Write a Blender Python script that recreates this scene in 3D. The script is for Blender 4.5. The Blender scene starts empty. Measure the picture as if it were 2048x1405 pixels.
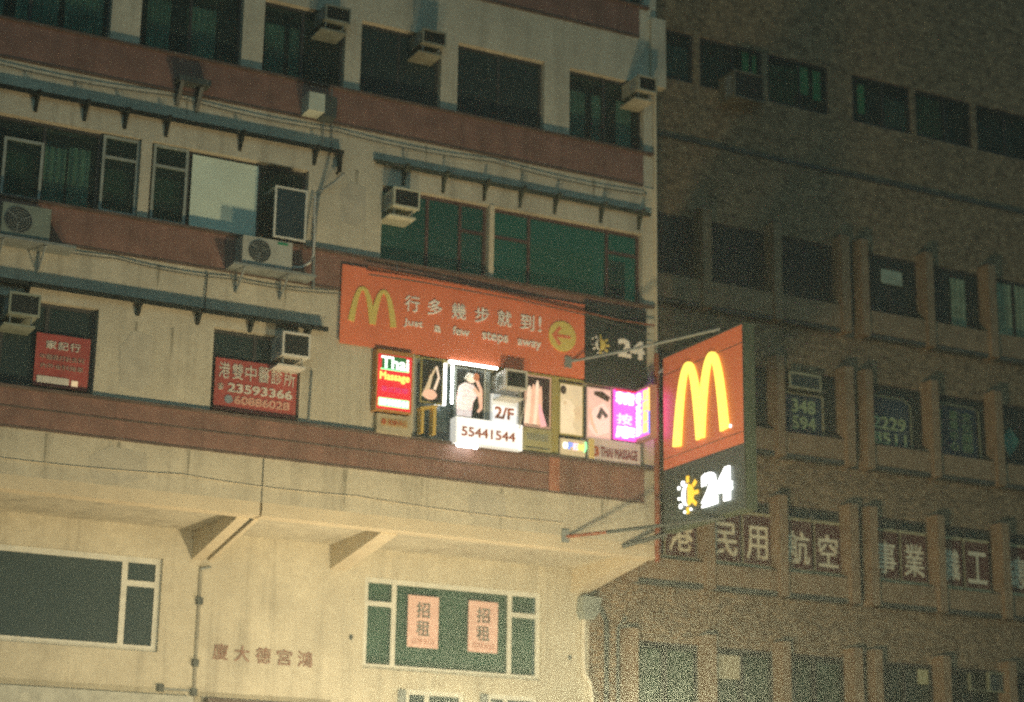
import bpy, bmesh, math, random
from mathutils import Vector, Matrix
random.seed(7)
S = bpy.context.scene
COL = S.collection
rad = math.radians

# ---------------------------------------------------------------- camera
pi_, ro_, ya_ = rad(15.7128), rad(0.8934), rad(27.1217)
fwd = Vector((math.sin(ya_)*math.cos(pi_), math.cos(ya_)*math.cos(pi_), math.sin(pi_)))
rt = Vector((math.cos(ya_), -math.sin(ya_), 0.0))
up = rt.cross(fwd)
rt2 = rt*math.cos(ro_) + up*math.sin(ro_)
up2 = -rt*math.sin(ro_) + up*math.cos(ro_)
cd = bpy.data.cameras.new('camera')
cd.lens = 70.0; cd.sensor_width = 36.0; cd.clip_start = 0.1; cd.clip_end = 600
cd.dof.use_dof = True; cd.dof.focus_distance = 22.0; cd.dof.aperture_fstop = 1.0
cam = bpy.data.objects.new('camera', cd); COL.objects.link(cam)
m3 = Matrix((rt2, up2, -fwd)).transposed()
cam.matrix_world = Matrix.Translation((0, -30, 1.6)) @ m3.to_4x4()
S.camera = cam

# ---------------------------------------------------------------- night sky, moonlight, exposure
W = bpy.data.worlds.new('World'); S.world = W; W.use_nodes = True
nt = W.node_tree; bg = nt.nodes['Background']
sky = nt.nodes.new('ShaderNodeTexSky'); sky.sky_type = 'NISHITA'; sky.sun_disc = False
sky.sun_elevation = rad(3); sky.sun_rotation = rad(200)
flat = nt.nodes.new('ShaderNodeHueSaturation'); flat.inputs['Saturation'].default_value = 0.0
tint = nt.nodes.new('ShaderNodeMix'); tint.data_type = 'RGBA'; tint.blend_type = 'MULTIPLY'
tint.inputs[0].default_value = 1.0; tint.inputs[7].default_value = (0.42, 0.80, 0.87, 1)
nt.links.new(sky.outputs[0], flat.inputs['Color'])
nt.links.new(flat.outputs[0], tint.inputs[6]); nt.links.new(tint.outputs[2], bg.inputs[0])
bg.inputs[1].default_value = 0.052
sd = bpy.data.lights.new('moon', 'SUN'); sd.energy = 0.01; sd.angle = rad(0.5); sd.color = (0.7, 0.85, 1)
moon = bpy.data.objects.new('moon', sd); COL.objects.link(moon)
moon.rotation_euler = (rad(60), 0, rad(-20))
S.view_settings.view_transform = 'Standard'; S.view_settings.look = 'None'
S.view_settings.gamma = 1; S.view_settings.exposure = 0.0
S.view_settings.use_curve_mapping = False
S.render.engine = 'CYCLES'
S.cycles.use_denoising = False
S.cycles.sample_clamp_indirect = 3.0
S.cycles.max_bounces = 6; S.cycles.volume_bounces = 1
HAZE = 0.0028
LAMP_W = 3000.0      # street lamps
FLOOD_W = 78.0       # uplights added for the shop glow on wall and soffit

# ---------------------------------------------------------------- materials
MATS = {}
def mat(name, col=(.5,.5,.5), rough=.7, var=0.12, scale=3.0, metal=0.0, emit=None, es=0.0, stain=0.0, bump=0.0,
        spec=0.5, col2=None, mott=0.0, mscale=30.0):
    if name in MATS: return MATS[name]
    m = bpy.data.materials.new(name); m.use_nodes = True
    n = m.node_tree.nodes; l = m.node_tree.links; b = n['Principled BSDF']
    b.inputs['Roughness'].default_value = rough; b.inputs['Metallic'].default_value = metal
    b.inputs['Specular IOR Level'].default_value = spec
    tc = n.new('ShaderNodeTexCoord')
    ns = n.new('ShaderNodeTexNoise'); ns.inputs['Scale'].default_value = scale; ns.inputs['Detail'].default_value = 6
    l.new(tc.outputs['Object'], ns.inputs['Vector'])
    rp = n.new('ShaderNodeMapRange'); rp.inputs[1].default_value = .3; rp.inputs[2].default_value = .7
    rp.inputs[3].default_value = 1-var; rp.inputs[4].default_value = 1+var
    l.new(ns.outputs['Fac'], rp.inputs[0])
    mx = n.new('ShaderNodeMix'); mx.data_type = 'RGBA'; mx.blend_type = 'MULTIPLY'; mx.inputs[0].default_value = 1
    mx.inputs[6].default_value = (*col, 1); l.new(rp.outputs[0], mx.inputs[7]); out = mx.outputs[2]
    if mott > 0:      # small speckle of a second colour (mosaic tiles, brick faces)
        v = n.new('ShaderNodeTexNoise'); v.inputs['Scale'].default_value = mscale; v.inputs['Detail'].default_value = 3
        l.new(tc.outputs['Object'], v.inputs['Vector'])
        r2 = n.new('ShaderNodeMapRange'); r2.inputs[1].default_value = .42; r2.inputs[2].default_value = .6
        r2.inputs[3].default_value = 0; r2.inputs[4].default_value = mott; l.new(v.outputs['Fac'], r2.inputs[0])
        m2 = n.new('ShaderNodeMix'); m2.data_type = 'RGBA'; m2.inputs[7].default_value = (*(col2 or col), 1)
        l.new(r2.outputs[0], m2.inputs[0]); l.new(out, m2.inputs[6]); out = m2.outputs[2]
    if stain > 0:     # rain streaks running down the wall
        mp = n.new('ShaderNodeMapping'); mp.inputs['Scale'].default_value = (2.2, 2.2, 0.12)
        l.new(tc.outputs['Object'], mp.inputs['Vector'])
        s2 = n.new('ShaderNodeTexNoise'); s2.inputs['Scale'].default_value = 1.6; s2.inputs['Detail'].default_value = 8
        s2.inputs['Roughness'].default_value = .65
        l.new(mp.outputs[0], s2.inputs['Vector'])
        r3 = n.new('ShaderNodeMapRange'); r3.inputs[1].default_value = .5; r3.inputs[2].default_value = .75
        r3.inputs[3].default_value = 1; r3.inputs[4].default_value = 1-stain; l.new(s2.outputs['Fac'], r3.inputs[0])
        m3_ = n.new('ShaderNodeMix'); m3_.data_type = 'RGBA'; m3_.blend_type = 'MULTIPLY'; m3_.inputs[0].default_value = 1
        l.new(out, m3_.inputs[6]); l.new(r3.outputs[0], m3_.inputs[7]); out = m3_.outputs[2]
    l.new(out, b.inputs['Base Color'])
    if emit:
        b.inputs['Emission Color'].default_value = (*emit, 1); b.inputs['Emission Strength'].default_value = es
    if bump > 0:
        bn = n.new('ShaderNodeTexNoise'); bn.inputs['Scale'].default_value = 45; bn.inputs['Detail'].default_value = 5
        l.new(tc.outputs['Object'], bn.inputs['Vector'])
        bp = n.new('ShaderNodeBump'); bp.inputs['Strength'].default_value = bump; bp.inputs['Distance'].default_value = .02
        l.new(bn.outputs['Fac'], bp.inputs['Height']); l.new(bp.outputs[0], b.inputs['Normal'])
    MATS[name] = m; return m
def bmat(name, col, rough=.6, var=.1, scale=5, k=.8, **kw):      # print on a sheet; backlight put in as a glow of its own colour
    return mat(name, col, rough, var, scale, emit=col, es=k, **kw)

def brickmat(name, c1, c2, mortar, bw=.2, bh=.065):
    m = bpy.data.materials.new(name); m.use_nodes = True
    n = m.node_tree.nodes; l = m.node_tree.links; b = n['Principled BSDF']; b.inputs['Roughness'].default_value = .75
    tc = n.new('ShaderNodeTexCoord'); mp = n.new('ShaderNodeMapping'); mp.inputs['Rotation'].default_value = (rad(90), 0, 0)
    l.new(tc.outputs['Object'], mp.inputs['Vector'])
    br = n.new('ShaderNodeTexBrick'); br.inputs['Color1'].default_value = (*c1, 1); br.inputs['Color2'].default_value = (*c2, 1)
    br.inputs['Mortar'].default_value = (*mortar, 1); br.inputs['Scale'].default_value = 1
    br.inputs['Brick Width'].default_value = bw; br.inputs['Row Height'].default_value = bh
    br.inputs['Mortar Size'].default_value = .008; br.inputs['Bias'].default_value = -.1
    l.new(mp.outputs[0], br.inputs['Vector'])
    ns = n.new('ShaderNodeTexNoise'); ns.inputs['Scale'].default_value = 8; ns.inputs['Detail'].default_value = 8
    ns.inputs['Roughness'].default_value = .7
    l.new(tc.outputs['Object'], ns.inputs['Vector'])
    rp = n.new('ShaderNodeMapRange'); rp.inputs[1].default_value = .3; rp.inputs[2].default_value = .7
    rp.inputs[3].default_value = .3; rp.inputs[4].default_value = 1.6; l.new(ns.outputs['Fac'], rp.inputs[0])
    mx = n.new('ShaderNodeMix'); mx.data_type = 'RGBA'; mx.blend_type = 'MULTIPLY'; mx.inputs[0].default_value = 1
    l.new(br.outputs['Color'], mx.inputs[6]); l.new(rp.outputs[0], mx.inputs[7]); l.new(mx.outputs[2], b.inputs['Base Color'])
    bp = n.new('ShaderNodeBump'); bp.inputs['Strength'].default_value = .5; bp.inputs['Distance'].default_value = .01
    l.new(br.outputs['Fac'], bp.inputs['Height']); bp.invert = True; l.new(bp.outputs[0], b.inputs['Normal'])
    MATS[name] = m; return m

def glassmat(name, tint=(.35,.6,.6), mixv=.45, dark=(.05,.085,.09)):
    m = bpy.data.materials.new(name); m.use_nodes = True
    n = m.node_tree.nodes; l = m.node_tree.links; n.clear()
    o = n.new('ShaderNodeOutputMaterial'); tr = n.new('ShaderNodeBsdfTransparent'); tr.inputs[0].default_value = (*tint, 1)
    gl = n.new('ShaderNodeBsdfPrincipled'); gl.inputs['Base Color'].default_value = (*dark, 1)
    tc = n.new('ShaderNodeTexCoord'); ns = n.new('ShaderNodeTexNoise'); ns.inputs['Scale'].default_value = 1.7
    l.new(tc.outputs['Object'], ns.inputs['Vector'])
    rp = n.new('ShaderNodeMapRange'); rp.inputs[3].default_value = .05; rp.inputs[4].default_value = .3
    l.new(ns.outputs['Fac'], rp.inputs[0]); l.new(rp.outputs[0], gl.inputs['Roughness'])
    mx = n.new('ShaderNodeMixShader'); mx.inputs[0].default_value = mixv
    l.new(tr.outputs[0], mx.inputs[1]); l.new(gl.outputs[0], mx.inputs[2]); l.new(mx.outputs[0], o.inputs[0])
    MATS[name] = m; return m

cream = mat('cream_stucco', (.54,.50,.385), .85, .14, 1.3, stain=.36, bump=.35, mott=.35, col2=(.44,.40,.30), mscale=9)
cream2 = mat('cream_trim', (.60,.52,.37), .8, .08, 2.0, bump=.2)
redtile = mat('red_tile', (.235,.125,.095), .55, .25, 2.5, stain=.35, bump=.3, mott=.5, col2=(.20,.11,.09), mscale=16)
ledge = mat('dark_ledge', (.11,.075,.06), .7, .3, 3, stain=.2)
brick = brickmat('brown_brick', (.37,.25,.135), (.22,.15,.085), (.15,.12,.085))
brickfin = mat('fin_render', (.30,.205,.12), .8, .25, 4, bump=.3, mott=.4, col2=(.30,.22,.14), mscale=14)
conc_d = mat('dark_concrete', (.06,.075,.07), .9, .3, 3)  # also paints the shade in slots, gaps and under sills
metal_d = mat('dark_metal', (.06,.075,.07), .55, .3, 6)
metal_g = mat('grey_metal', (.22,.25,.24), .5, .2, 6)
rust = mat('rusty_metal', (.25,.08,.04), .8, .4, 12)
whitep = mat('white_paint', (.62,.61,.54), .5, .08, 5)
offw = mat('aged_white', (.40,.41,.35), .55, .18, 5, stain=.15)
frame_w = mat('aluminium_frame', (.62,.62,.54), .4, .1, 8)
frame_g = mat('grey_frame', (.30,.33,.29), .45, .15, 8)
frame_d = mat('dark_frame', (.045,.045,.045), .5, .2, 8)
frame_r = mat('brown_frame', (.09,.05,.045), .5, .2, 8)
grille = mat('black_grille', (.02,.028,.028), .6, .2, 20)
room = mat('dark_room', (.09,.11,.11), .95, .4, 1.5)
room_g = mat('green_lit_room', (.03,.12,.08), .9, .35, 1.2, emit=(.02,.20,.15), es=1.5)
room_g2 = mat('dim_green_room', (.03,.08,.07), .9, .35, 1.2, emit=(.02,.15,.12), es=1.1)
curtain = mat('grey_green_curtain', (.36,.50,.45), .9, .25, 2.2)
blind = mat('pale_blind', (.62,.72,.60), .85, .1, 1.5)
curtain_lit = mat('green_backlit_curtain', (.15,.34,.2), .9, .3, 3, emit=(.03,.13,.05), es=.22)
glass = glassmat('window_glass')
glass_c = glassmat('clear_glass', (.75,.85,.8), .2)
glass_t = glassmat('teal_glass', (.2,.5,.42), .5, (.03,.10,.09))
glass_b = glassmat('slate_glass', (.3,.4,.4), .8, (.055,.085,.088))
red = mat('sign_red', (.80,.21,.10), .55, .08, 1.2, stain=.08)
yellow = mat('sign_yellow', (.72,.58,.16), .5, .06, 2)
signw = mat('sign_white', (.92,.88,.80), .5, .06, 2)
black = mat('sign_black', (.022,.035,.035), .6, .2, 2)
posterred = mat("poster_red", (.36,.065,.055), .6, .15, 3)
posterwhite = mat('poster_white', (.62,.58,.50), .6, .1, 6)
maroon = mat('panel_maroon', (.11,.035,.032), .6, .2, 4)
creamtxt = mat('panel_cream', (.86,.78,.56), .6, .08, 5)
pinkp = mat('pink_paper', (.72,.47,.41), .8, .06, 3)
inkd = mat('dark_ink', (.12,.13,.12), .8, .1, 8)
inkr = mat('red_ink', (.42,.10,.03), .7, .1, 8)
navy = mat('panel_navy', (.02,.05,.075), .6, .2, 3)
greentxt = mat('panel_green_text', (.42,.50,.26), .6, .2, 6)
asphalt = mat('asphalt', (.05,.05,.05), .9, .2, 4, bump=.4)
paving = mat('paving', (.22,.21,.19), .9, .15, 2, bump=.2)
linepaint = mat('road_paint', (.7,.7,.66), .7, .1, 5)
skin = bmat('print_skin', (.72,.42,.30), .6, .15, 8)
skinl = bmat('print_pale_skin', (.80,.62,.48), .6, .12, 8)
hair = mat('print_dark_hair', (.07,.05,.045), .6, .3, 12)
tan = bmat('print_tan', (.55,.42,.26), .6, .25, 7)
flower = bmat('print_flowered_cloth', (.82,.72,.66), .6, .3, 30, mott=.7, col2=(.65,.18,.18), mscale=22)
printblack = mat('print_black', (.025,.03,.028), .5, .3, 5)
olive = mat('olive_paint', (.38,.34,.12), .6, .15, 4)
def em(name, c, s, base=(.1,.1,.1)): return mat(name, base, .5, .0, 1, emit=c, es=s)
e_white = em('lit_white', (1,.98,.93), 3.2); e_cool = em('lit_tube', (.95,1,1), 11)
e_board = em('lit_white_board', (1,.97,.92), .9, (.7,.7,.68)); e_board2 = em('lit_grey_board', (.9,.9,.86), .5, (.6,.6,.58))
e_yel = em('lit_yellow', (1,.80,.12), 1.6, (.6,.4,.05)); e_yel2 = em('lit_amber', (1,.6,.04), 1.1, (.6,.4,.05))
e_grn = em('led_green', (.25,1,.35), 2.2); e_grnd = em('led_dark_green', (.01,.22,.05), .5, (.02,.1,.03))
e_red = em('led_red', (.95,.02,.04), .75, (.4,.02,.02)); e_mag = em('led_magenta', (.95,.08,.5), 2.0, (.4,.02,.2))
e_pink = em('led_pink', (1,.55,.65), 1.9); e_cyan = em('led_cyan', (.35,.9,1), 2.6); e_blue = em('led_blue', (.12,.25,1), 1.6)
e_ltyel = em('led_yellow', (1,.72,.12), 1.9); e_wled = em('led_white', (.85,1,.85), 2.4)
e_redface = em('backlit_red', (.8,.2,.07), .15, (.58,.16,.08))
e_shop = em('lit_shop_fascia', (1,.80,.5), 1.3, (.6,.5,.4)); e_lamp = em('street_lamp_glass', (1,.75,.42), 12)
e_slit = em('dim_blue_slit', (.1,.15,.2), .1)

# ---------------------------------------------------------------- mesh helpers
class MB:
    def __init__(s): s.v = []; s.f = []
    def quad(s, a, b, c, d):
        i = len(s.v); s.v += [a, b, c, d]; s.f.append((i, i+1, i+2, i+3)); return s
    def box(s, x0, x1, y0, y1, z0, z1):
        i = len(s.v)
        s.v += [(x0,y0,z0),(x1,y0,z0),(x1,y1,z0),(x0,y1,z0),(x0,y0,z1),(x1,y0,z1),(x1,y1,z1),(x0,y1,z1)]
        s.f += [tuple(i+k for k in f) for f in ((0,1,5,4),(1,2,6,5),(2,3,7,6),(3,0,4,7),(4,5,6,7),(3,2,1,0))]
        return s
    def prism(s, pts, y0, y1):           # outline in x/z, swept along y
        i = len(s.v); n = len(pts)
        s.v += [(x, y0, z) for x, z in pts] + [(x, y1, z) for x, z in pts]
        s.f += [tuple(range(i, i+n)), tuple(range(i+2*n-1, i+n-1, -1))]
        s.f += [(i+k, i+n+k, i+n+(k+1) % n, i+(k+1) % n) for k in range(n)]
        return s
    def prismx(s, pts, x0, x1):          # outline in y/z, swept along x
        i = len(s.v); n = len(pts)
        s.v += [(x0, y, z) for y, z in pts] + [(x1, y, z) for y, z in pts]
        s.f += [tuple(range(i, i+n)), tuple(range(i+2*n-1, i+n-1, -1))]
        s.f += [(i+k, i+n+k, i+n+(k+1) % n, i+(k+1) % n) for k in range(n)]
        return s
    def tube(s, pts, r, n=8):
        pts = [Vector(p) for p in pts]; rings = []
        for k, p in enumerate(pts):
            d = (pts[min(k+1, len(pts)-1)] - pts[max(k-1, 0)]).normalized()
            a = d.cross(Vector((0,0,1)) if abs(d.z) < .9 else Vector((1,0,0))).normalized(); b = d.cross(a)
            i = len(s.v); rings.append(i)
            s.v += [tuple(p + a*math.cos(t)*r + b*math.sin(t)*r) for t in [2*math.pi*q/n for q in range(n)]]
        for i, j in zip(rings, rings[1:]):
            s.f += [(i+q, i+(q+1) % n, j+(q+1) % n, j+q) for q in range(n)]
        s.f += [tuple(rings[0]+q for q in range(n)), tuple(rings[-1]+n-1-q for q in range(n))]
        return s
    def disc(s, cx, cz, rx, rz, y0, y1, n=28):
        return s.prism([(cx+rx*math.cos(2*math.pi*k/n), cz+rz*math.sin(2*math.pi*k/n)) for k in range(n)], y0, y1)
    def stroke(s, pts, w, y0, y1):       # ribbon of varying width in x/z
        L, Rr = [], []
        for k, (x, z) in enumerate(pts):
            a = pts[max(k-1, 0)]; b = pts[min(k+1, len(pts)-1)]
            dx, dz = b[0]-a[0], b[1]-a[1]; q = math.hypot(dx, dz) or 1
            ww = (w[k] if isinstance(w, (list, tuple)) else w)/2
            L.append((x-dz/q*ww, z+dx/q*ww)); Rr.append((x+dz/q*ww, z-dx/q*ww))
        n = len(pts); i = len(s.v)
        for y in (y0, y1): s.v += [(x, y, z) for x, z in L] + [(x, y, z) for x, z in Rr]
        for k in range(n-1):
            s.f += [(i+k, i+k+1, i+n+k+1, i+n+k), (i+2*n+k, i+3*n+k, i+3*n+k+1, i+2*n+k+1),
                    (i+k, i+2*n+k, i+2*n+k+1, i+k+1), (i+n+k, i+n+k+1, i+3*n+k+1, i+3*n+k)]
        s.f += [(i, i+n, i+3*n, i+2*n), (i+n-1, i+3*n-1, i+4*n-1, i+2*n-1)]
        return s
    def swapx(s, X):                     # turn an x/z design drawn at y~0 into one facing -X (x -> -y)
        s.v = [(X+y, -x, z) for x, y, z in s.v]; return s
    def build(s, name, m, parent=None):
        me = bpy.data.meshes.new(name); me.from_pydata([tuple(v) for v in s.v], [], s.f)
        bm = bmesh.new(); bm.from_mesh(me); bmesh.ops.recalc_face_normals(bm, faces=bm.faces); bm.to_mesh(me); bm.free()
        me.materials.append(m); o = bpy.data.objects.new(name, me); COL.objects.link(o)
        if parent: o.parent = parent; o.matrix_parent_inverse = parent.matrix_basis.inverted()
        return o

def empty(name, loc, label, cat, group=None):
    o = bpy.data.objects.new(name, None); COL.objects.link(o); o.location = loc; o.empty_display_size = .2
    o['label'] = label; o['category'] = cat
    if group: o['group'] = group
    return o
def tag(o, label, cat, group=None):
    o['label'] = label; o['category'] = cat
    if group: o['group'] = group
    return o
def struct(o): o['kind'] = 'structure'; return o
def B(*a): return MB().box(*a)

def text(name, s, x, z, w, h, y, m, parent, depth=.012, bold=.0, vertical=False, face='y', X=0):
    """flat lettering fitted to a w x h box whose lower left corner is (x, z); front at depth y."""
    c = bpy.data.curves.new(name, 'FONT'); c.body = '\n'.join(s) if vertical else s
    c.size = 1; c.extrude = .0; c.offset = 0; c.resolution_u = 3
    if vertical: c.align_x = 'CENTER'; c.space_line = 1.05
    t = bpy.data.objects.new('tmp', c); COL.objects.link(t); bpy.context.view_layer.update()
    me = bpy.data.meshes.new_from_object(t.evaluated_get(bpy.context.evaluated_depsgraph_get()))
    bpy.data.objects.remove(t)
    me.name = name
    vs = [v.co for v in me.vertices]
    x0, x1 = min(v.x for v in vs), max(v.x for v in vs); z0, z1 = min(v.y for v in vs), max(v.y for v in vs)
    sx, sz = w/(x1-x0), h/(z1-z0)
    bm = bmesh.new(); bm.from_mesh(me)
    if bold:      # heavier strokes: the outline laid down four times, each a hair apart
        d = bold*.75; base = bm.faces[:]
        cps = [(base, (-d, -d, 0))]
        for k, o in enumerate(((d, -d), (-d, d), (d, d))):
            g = bmesh.ops.duplicate(bm, geom=base)['geom']
            cps.append(([f for f in g if isinstance(f, bmesh.types.BMFace)], (*o, 0.0004*(k+1))))
        for fs, o in cps:
            for v in {v for f in fs for v in f.verts}: v.co += Vector(o)
    r = bmesh.ops.extrude_face_region(bm, geom=bm.faces[:])
    nv = {e for e in r['geom'] if isinstance(e, bmesh.types.BMVert)}
    for v in bm.verts:
        px, pz = x+(v.co.x-x0)*sx, z+(v.co.y-z0)*sz
        py = (y if v in nv else y+depth) - v.co.z
        v.co = Vector((px, py, pz)) if face == 'y' else Vector((X+py, -px, pz))
    bmesh.ops.recalc_face_normals(bm, faces=bm.faces)
    bm.to_mesh(me); bm.free(); me.materials.clear(); me.materials.append(m)
    o = bpy.data.objects.new(name, me); COL.objects.link(o)
    if parent: o.parent = parent; o.matrix_parent_inverse = parent.matrix_basis.inverted()
    return o

def wall(name, x0, x1, z0, z1, y0, y1, holes, m, parent):
    """wall slab facing -y with real openings (x0,x1,z0,z1) and their reveals"""
    xs = sorted({x0, x1, *[h[0] for h in holes], *[h[1] for h in holes]}); zs = sorted({z0, z1, *[h[2] for h in holes], *[h[3] for h in holes]})
    mb = MB()
    for a, b in zip(xs, xs[1:]):
        for c, d in zip(zs, zs[1:]):
            cx, cz = (a+b)/2, (c+d)/2
            if any(h[0] < cx < h[1] and h[2] < cz < h[3] for h in holes): continue
            mb.quad((a,y0,c),(b,y0,c),(b,y0,d),(a,y0,d)); mb.quad((b,y1,c),(a,y1,c),(a,y1,d),(b,y1,d))
    for h in holes + [(x0, x1, z0, z1)]:
        a, b, c, d = h
        mb.quad((a,y0,c),(a,y1,c),(a,y1,d),(a,y0,d)); mb.quad((b,y0,c),(b,y0,d),(b,y1,d),(b,y1,c))
        mb.quad((a,y0,c),(b,y0,c),(b,y1,c),(a,y1,c)); mb.quad((a,y0,d),(a,y1,d),(b,y1,d),(b,y0,d))
    me = bpy.data.meshes.new(name); me.from_pydata(mb.v, [], mb.f); me.materials.append(m)
    o = bpy.data.objects.new(name, me); COL.objects.link(o); o.parent = parent
    return o

def window(parent, x0, x1, z0, z1, y, cols, fm, gm, fw=.045, rm=None, rd=.55, trans=None, outer=True):
    """frame (part) with one pane object per light; cols = inner mullion centres; trans = {column: height}"""
    trans = trans or {}
    mb = MB()
    if outer:
        mb.box(x0, x0+fw, y-.03, y+.03, z0, z1).box(x1-fw, x1, y-.03, y+.03, z0, z1)
        mb.box(x0+fw, x1-fw, y-.03, y+.03, z0, z0+fw).box(x0+fw, x1-fw, y-.03, y+.03, z1-fw, z1)
    edges = [x0] + list(cols) + [x1]
    for c in cols: mb.box(c-fw/2, c+fw/2, y-.028, y+.028, z0+fw, z1-fw)
    for k, t in trans.items():
        a, b = edges[k]+fw*.5, edges[k+1]-fw*.5
        mb.box(a, b, y-.026, y+.026, t-fw/2, t+fw/2)
    fr = mb.build('window', fm, parent)
    for k in range(len(edges)-1):
        a, b = edges[k], edges[k+1]
        for c, d in ([(z0, z1)] if k not in trans else [(z0, trans[k]), (trans[k], z1)]):
            B(a+.01, b-.01, y-.006, y+.006, c+.01, d-.01).build('pane', gm, fr)
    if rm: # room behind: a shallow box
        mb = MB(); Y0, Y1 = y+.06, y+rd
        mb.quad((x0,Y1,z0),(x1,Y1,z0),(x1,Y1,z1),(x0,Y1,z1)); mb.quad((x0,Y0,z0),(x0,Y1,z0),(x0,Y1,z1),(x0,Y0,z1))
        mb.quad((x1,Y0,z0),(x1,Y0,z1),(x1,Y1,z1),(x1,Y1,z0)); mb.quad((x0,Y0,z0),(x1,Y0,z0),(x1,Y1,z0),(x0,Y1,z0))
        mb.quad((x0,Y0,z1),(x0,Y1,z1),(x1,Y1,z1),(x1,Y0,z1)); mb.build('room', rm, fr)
    return fr
def drape(parent, x0, x1, z0, z1, y, m, folds=9, amp=.025):
    n = folds*6; mb = MB()
    for k in range(n):
        a = x0+(x1-x0)*k/n; b = x0+(x1-x0)*(k+1)/n
        f = lambda t: y+amp*math.sin((t-x0)/(x1-x0)*folds*2*math.pi+.6*math.sin(t*7))
        mb.quad((a,f(a),z0),(b,f(b),z0),(b,f(b),z1),(a,f(a),z1))
    return mb.build('curtain', m, parent)

# ---------------------------------------------------------------- haze volume added to lift blacks and bloom the lights, as film does
hz = bpy.data.materials.new('glow_haze'); hz.use_nodes = True; hn = hz.node_tree.nodes; hn.clear()
ho = hn.new('ShaderNodeOutputMaterial'); hv = hn.new('ShaderNodeVolumePrincipled')
hv.inputs['Color'].default_value = (.74, .92, .98, 1); hv.inputs['Density'].default_value = HAZE; hv.inputs['Anisotropy'].default_value = .82
hz.node_tree.links.new(hv.outputs[0], ho.inputs['Volume'])
hb = B(-62, 92, -72, 62, -1.4, 26.0).build('haze', hz); hb['kind'] = 'stuff'

# ---------------------------------------------------------------- ground
struct(B(-60, 90, -70, 60, -.4, -.15).build('ground', paving))
struct(B(-60, 90, -27, -3.3, -.146, -.006).build('road', asphalt))
for k in range(14):
    struct(B(-50+9*k, -46+9*k, -15.1, -14.98, -.004, 0.0).build('lane_marking', linepaint))
struct(B(-60, 90, -3.3, 2.4, -.146, .12).build('pavement', paving))
struct(B(-60, 90, -3.46, -3.3, -.146, .13).build('kerb', mat('kerb_stone', (.3,.29,.27), .85, .15, 3)))
struct(B(-60, 90, -33.5, -27, -.146, .12).build('pavement', paving))
struct(B(-60, 90, -27, -26.84, -.146, .13).build('kerb', MATS['kerb_stone']))

# ================================================================ CREAM BUILDING
XE = 18.36
cb = empty('cream_building', (8, 0, 0), 'cream corner block with red tiled bands and upper floors jutting over the pavement', 'building')
cb.matrix_basis = Matrix.Translation((8, 0, 0)); bpy.context.view_layer.update()
def cpart(mb, name, m): return mb.build(name, m, cb)
F5 = [(1.5,4.6),(5.2,7.82),(8.32,10.10),(10.48,11.99),(12.29,13.85),(14.18,15.95),(16.48,18.08)]
F4 = [(1.2,5.4),(5.9,8.48),(8.66,11.42),(12.79,14.87),(14.97,18.04)]
F3 = [(1.8,3.6),(5.4,7.98),(9.90,11.43),(13.50,18.06)]
holes = [(a,b,15.33,16.72) for a,b in F5] + [(a,b,12.35,13.72) for a,b in F4] + [(a,b,9.30,10.72) for a,b in F3]
holes += [(a,b,18.33,19.70) for a,b in F5]
w_ = wall('upper_wall', -1.0, XE, 7.90, 21.5, 0.0, .28, holes, cream, None)
w_.parent = cb; w_.matrix_parent_inverse = cb.matrix_basis.inverted()
cpart(B(XE-.02, XE, .28, 9, 7.9, 21.5), 'side_wall', cream); cpart(B(-1, -.8, .28, 9, 0, 21.5), 'side_wall', cream)
cpart(B(-1, XE, 0, 9, 21.5, 21.7), 'roof', cream2)
# tiled bands
for z0, z1, xe in ((8.66,9.24,18.04),(11.70,12.29,18.04),(14.67,15.28,18.04),(17.67,18.26,17.96)):
    cpart(B(-1, xe, -.045, 0, z0, z1), 'tiled_band', redtile)
    cpart(B(-1, xe+.2, -.11, -.002, z1, z1+.045), 'ledge', ledge)
    cpart(B(-1, xe, -.06, -.001, z0-.03, z0), 'drip_edge', ledge)
# second raised line on the lower band and its little pilaster
cpart(B(16.10, 16.30, -.075, -.046, 8.66, 9.24), 'pilaster', mat('red_pilaster', (.36,.15,.09), .6, .2, 3))
cpart(B(-1, 16.09, -.062, -.046, 8.94, 8.965), 'band_seam', ledge)
# corner pier, proud pieces and thin pipe along the corner
cpart(B(18.06, 18.30, -.03, 0, 9.29, 11.66).box(18.08, 18.30, -.03, 0, 12.34, 14.63), 'corner_pilaster', cream2)
cpart(B(18.20, 18.52, -.10, .10, 16.70, 18.10), 'corner_fin', cream)
cpart(MB().tube([(18.30,-.05,9.3),(18.30,-.05,13.2),(18.30,-.05,16.6)], .03), 'corner_pipe', cream2)
# soffit, lip beam, party seam
cpart(B(-1, XE, .30, 2.5, 7.80, 7.90), 'soffit', cream)
cpart(B(-1, 10.84, 0, .30, 7.68, 7.90), 'lip_beam', cream2); cpart(B(10.88, XE, 0, .30, 7.68, 7.90), 'lip_beam', cream2)
cpart(B(10.85, 10.87, -.006, 0, 7.9, 8.62), 'party_seam', conc_d)
for x0, x1 in ((1.5,1.8),(4.6,4.9),(13.10,13.41),(17.98,18.30)):
    cpart(MB().prismx([(.301,7.799),(.301,7.66),(2.499,7.36),(2.499,7.799)], x0, x1), 'cantilever_beam', cream2)
cpart(MB().prismx([(.301,7.799),(.301,7.66),(2.499,7.30),(2.499,7.799)], 10.56, 10.77), 'cantilever_beam', cream2)
cpart(MB().prismx([(.301,7.799),(.301,7.66),(2.499,7.30),(2.499,7.799)], 10.85, 10.93), 'cantilever_beam', cream2)
cpart(MB().prismx([(.31,7.799),(.31,7.70),(2.499,7.42),(2.499,7.799)], 10.77, 10.85), 'gap_shade_fill', conc_d)  # solid dark fill; the shade of the gap put in as colour
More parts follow.
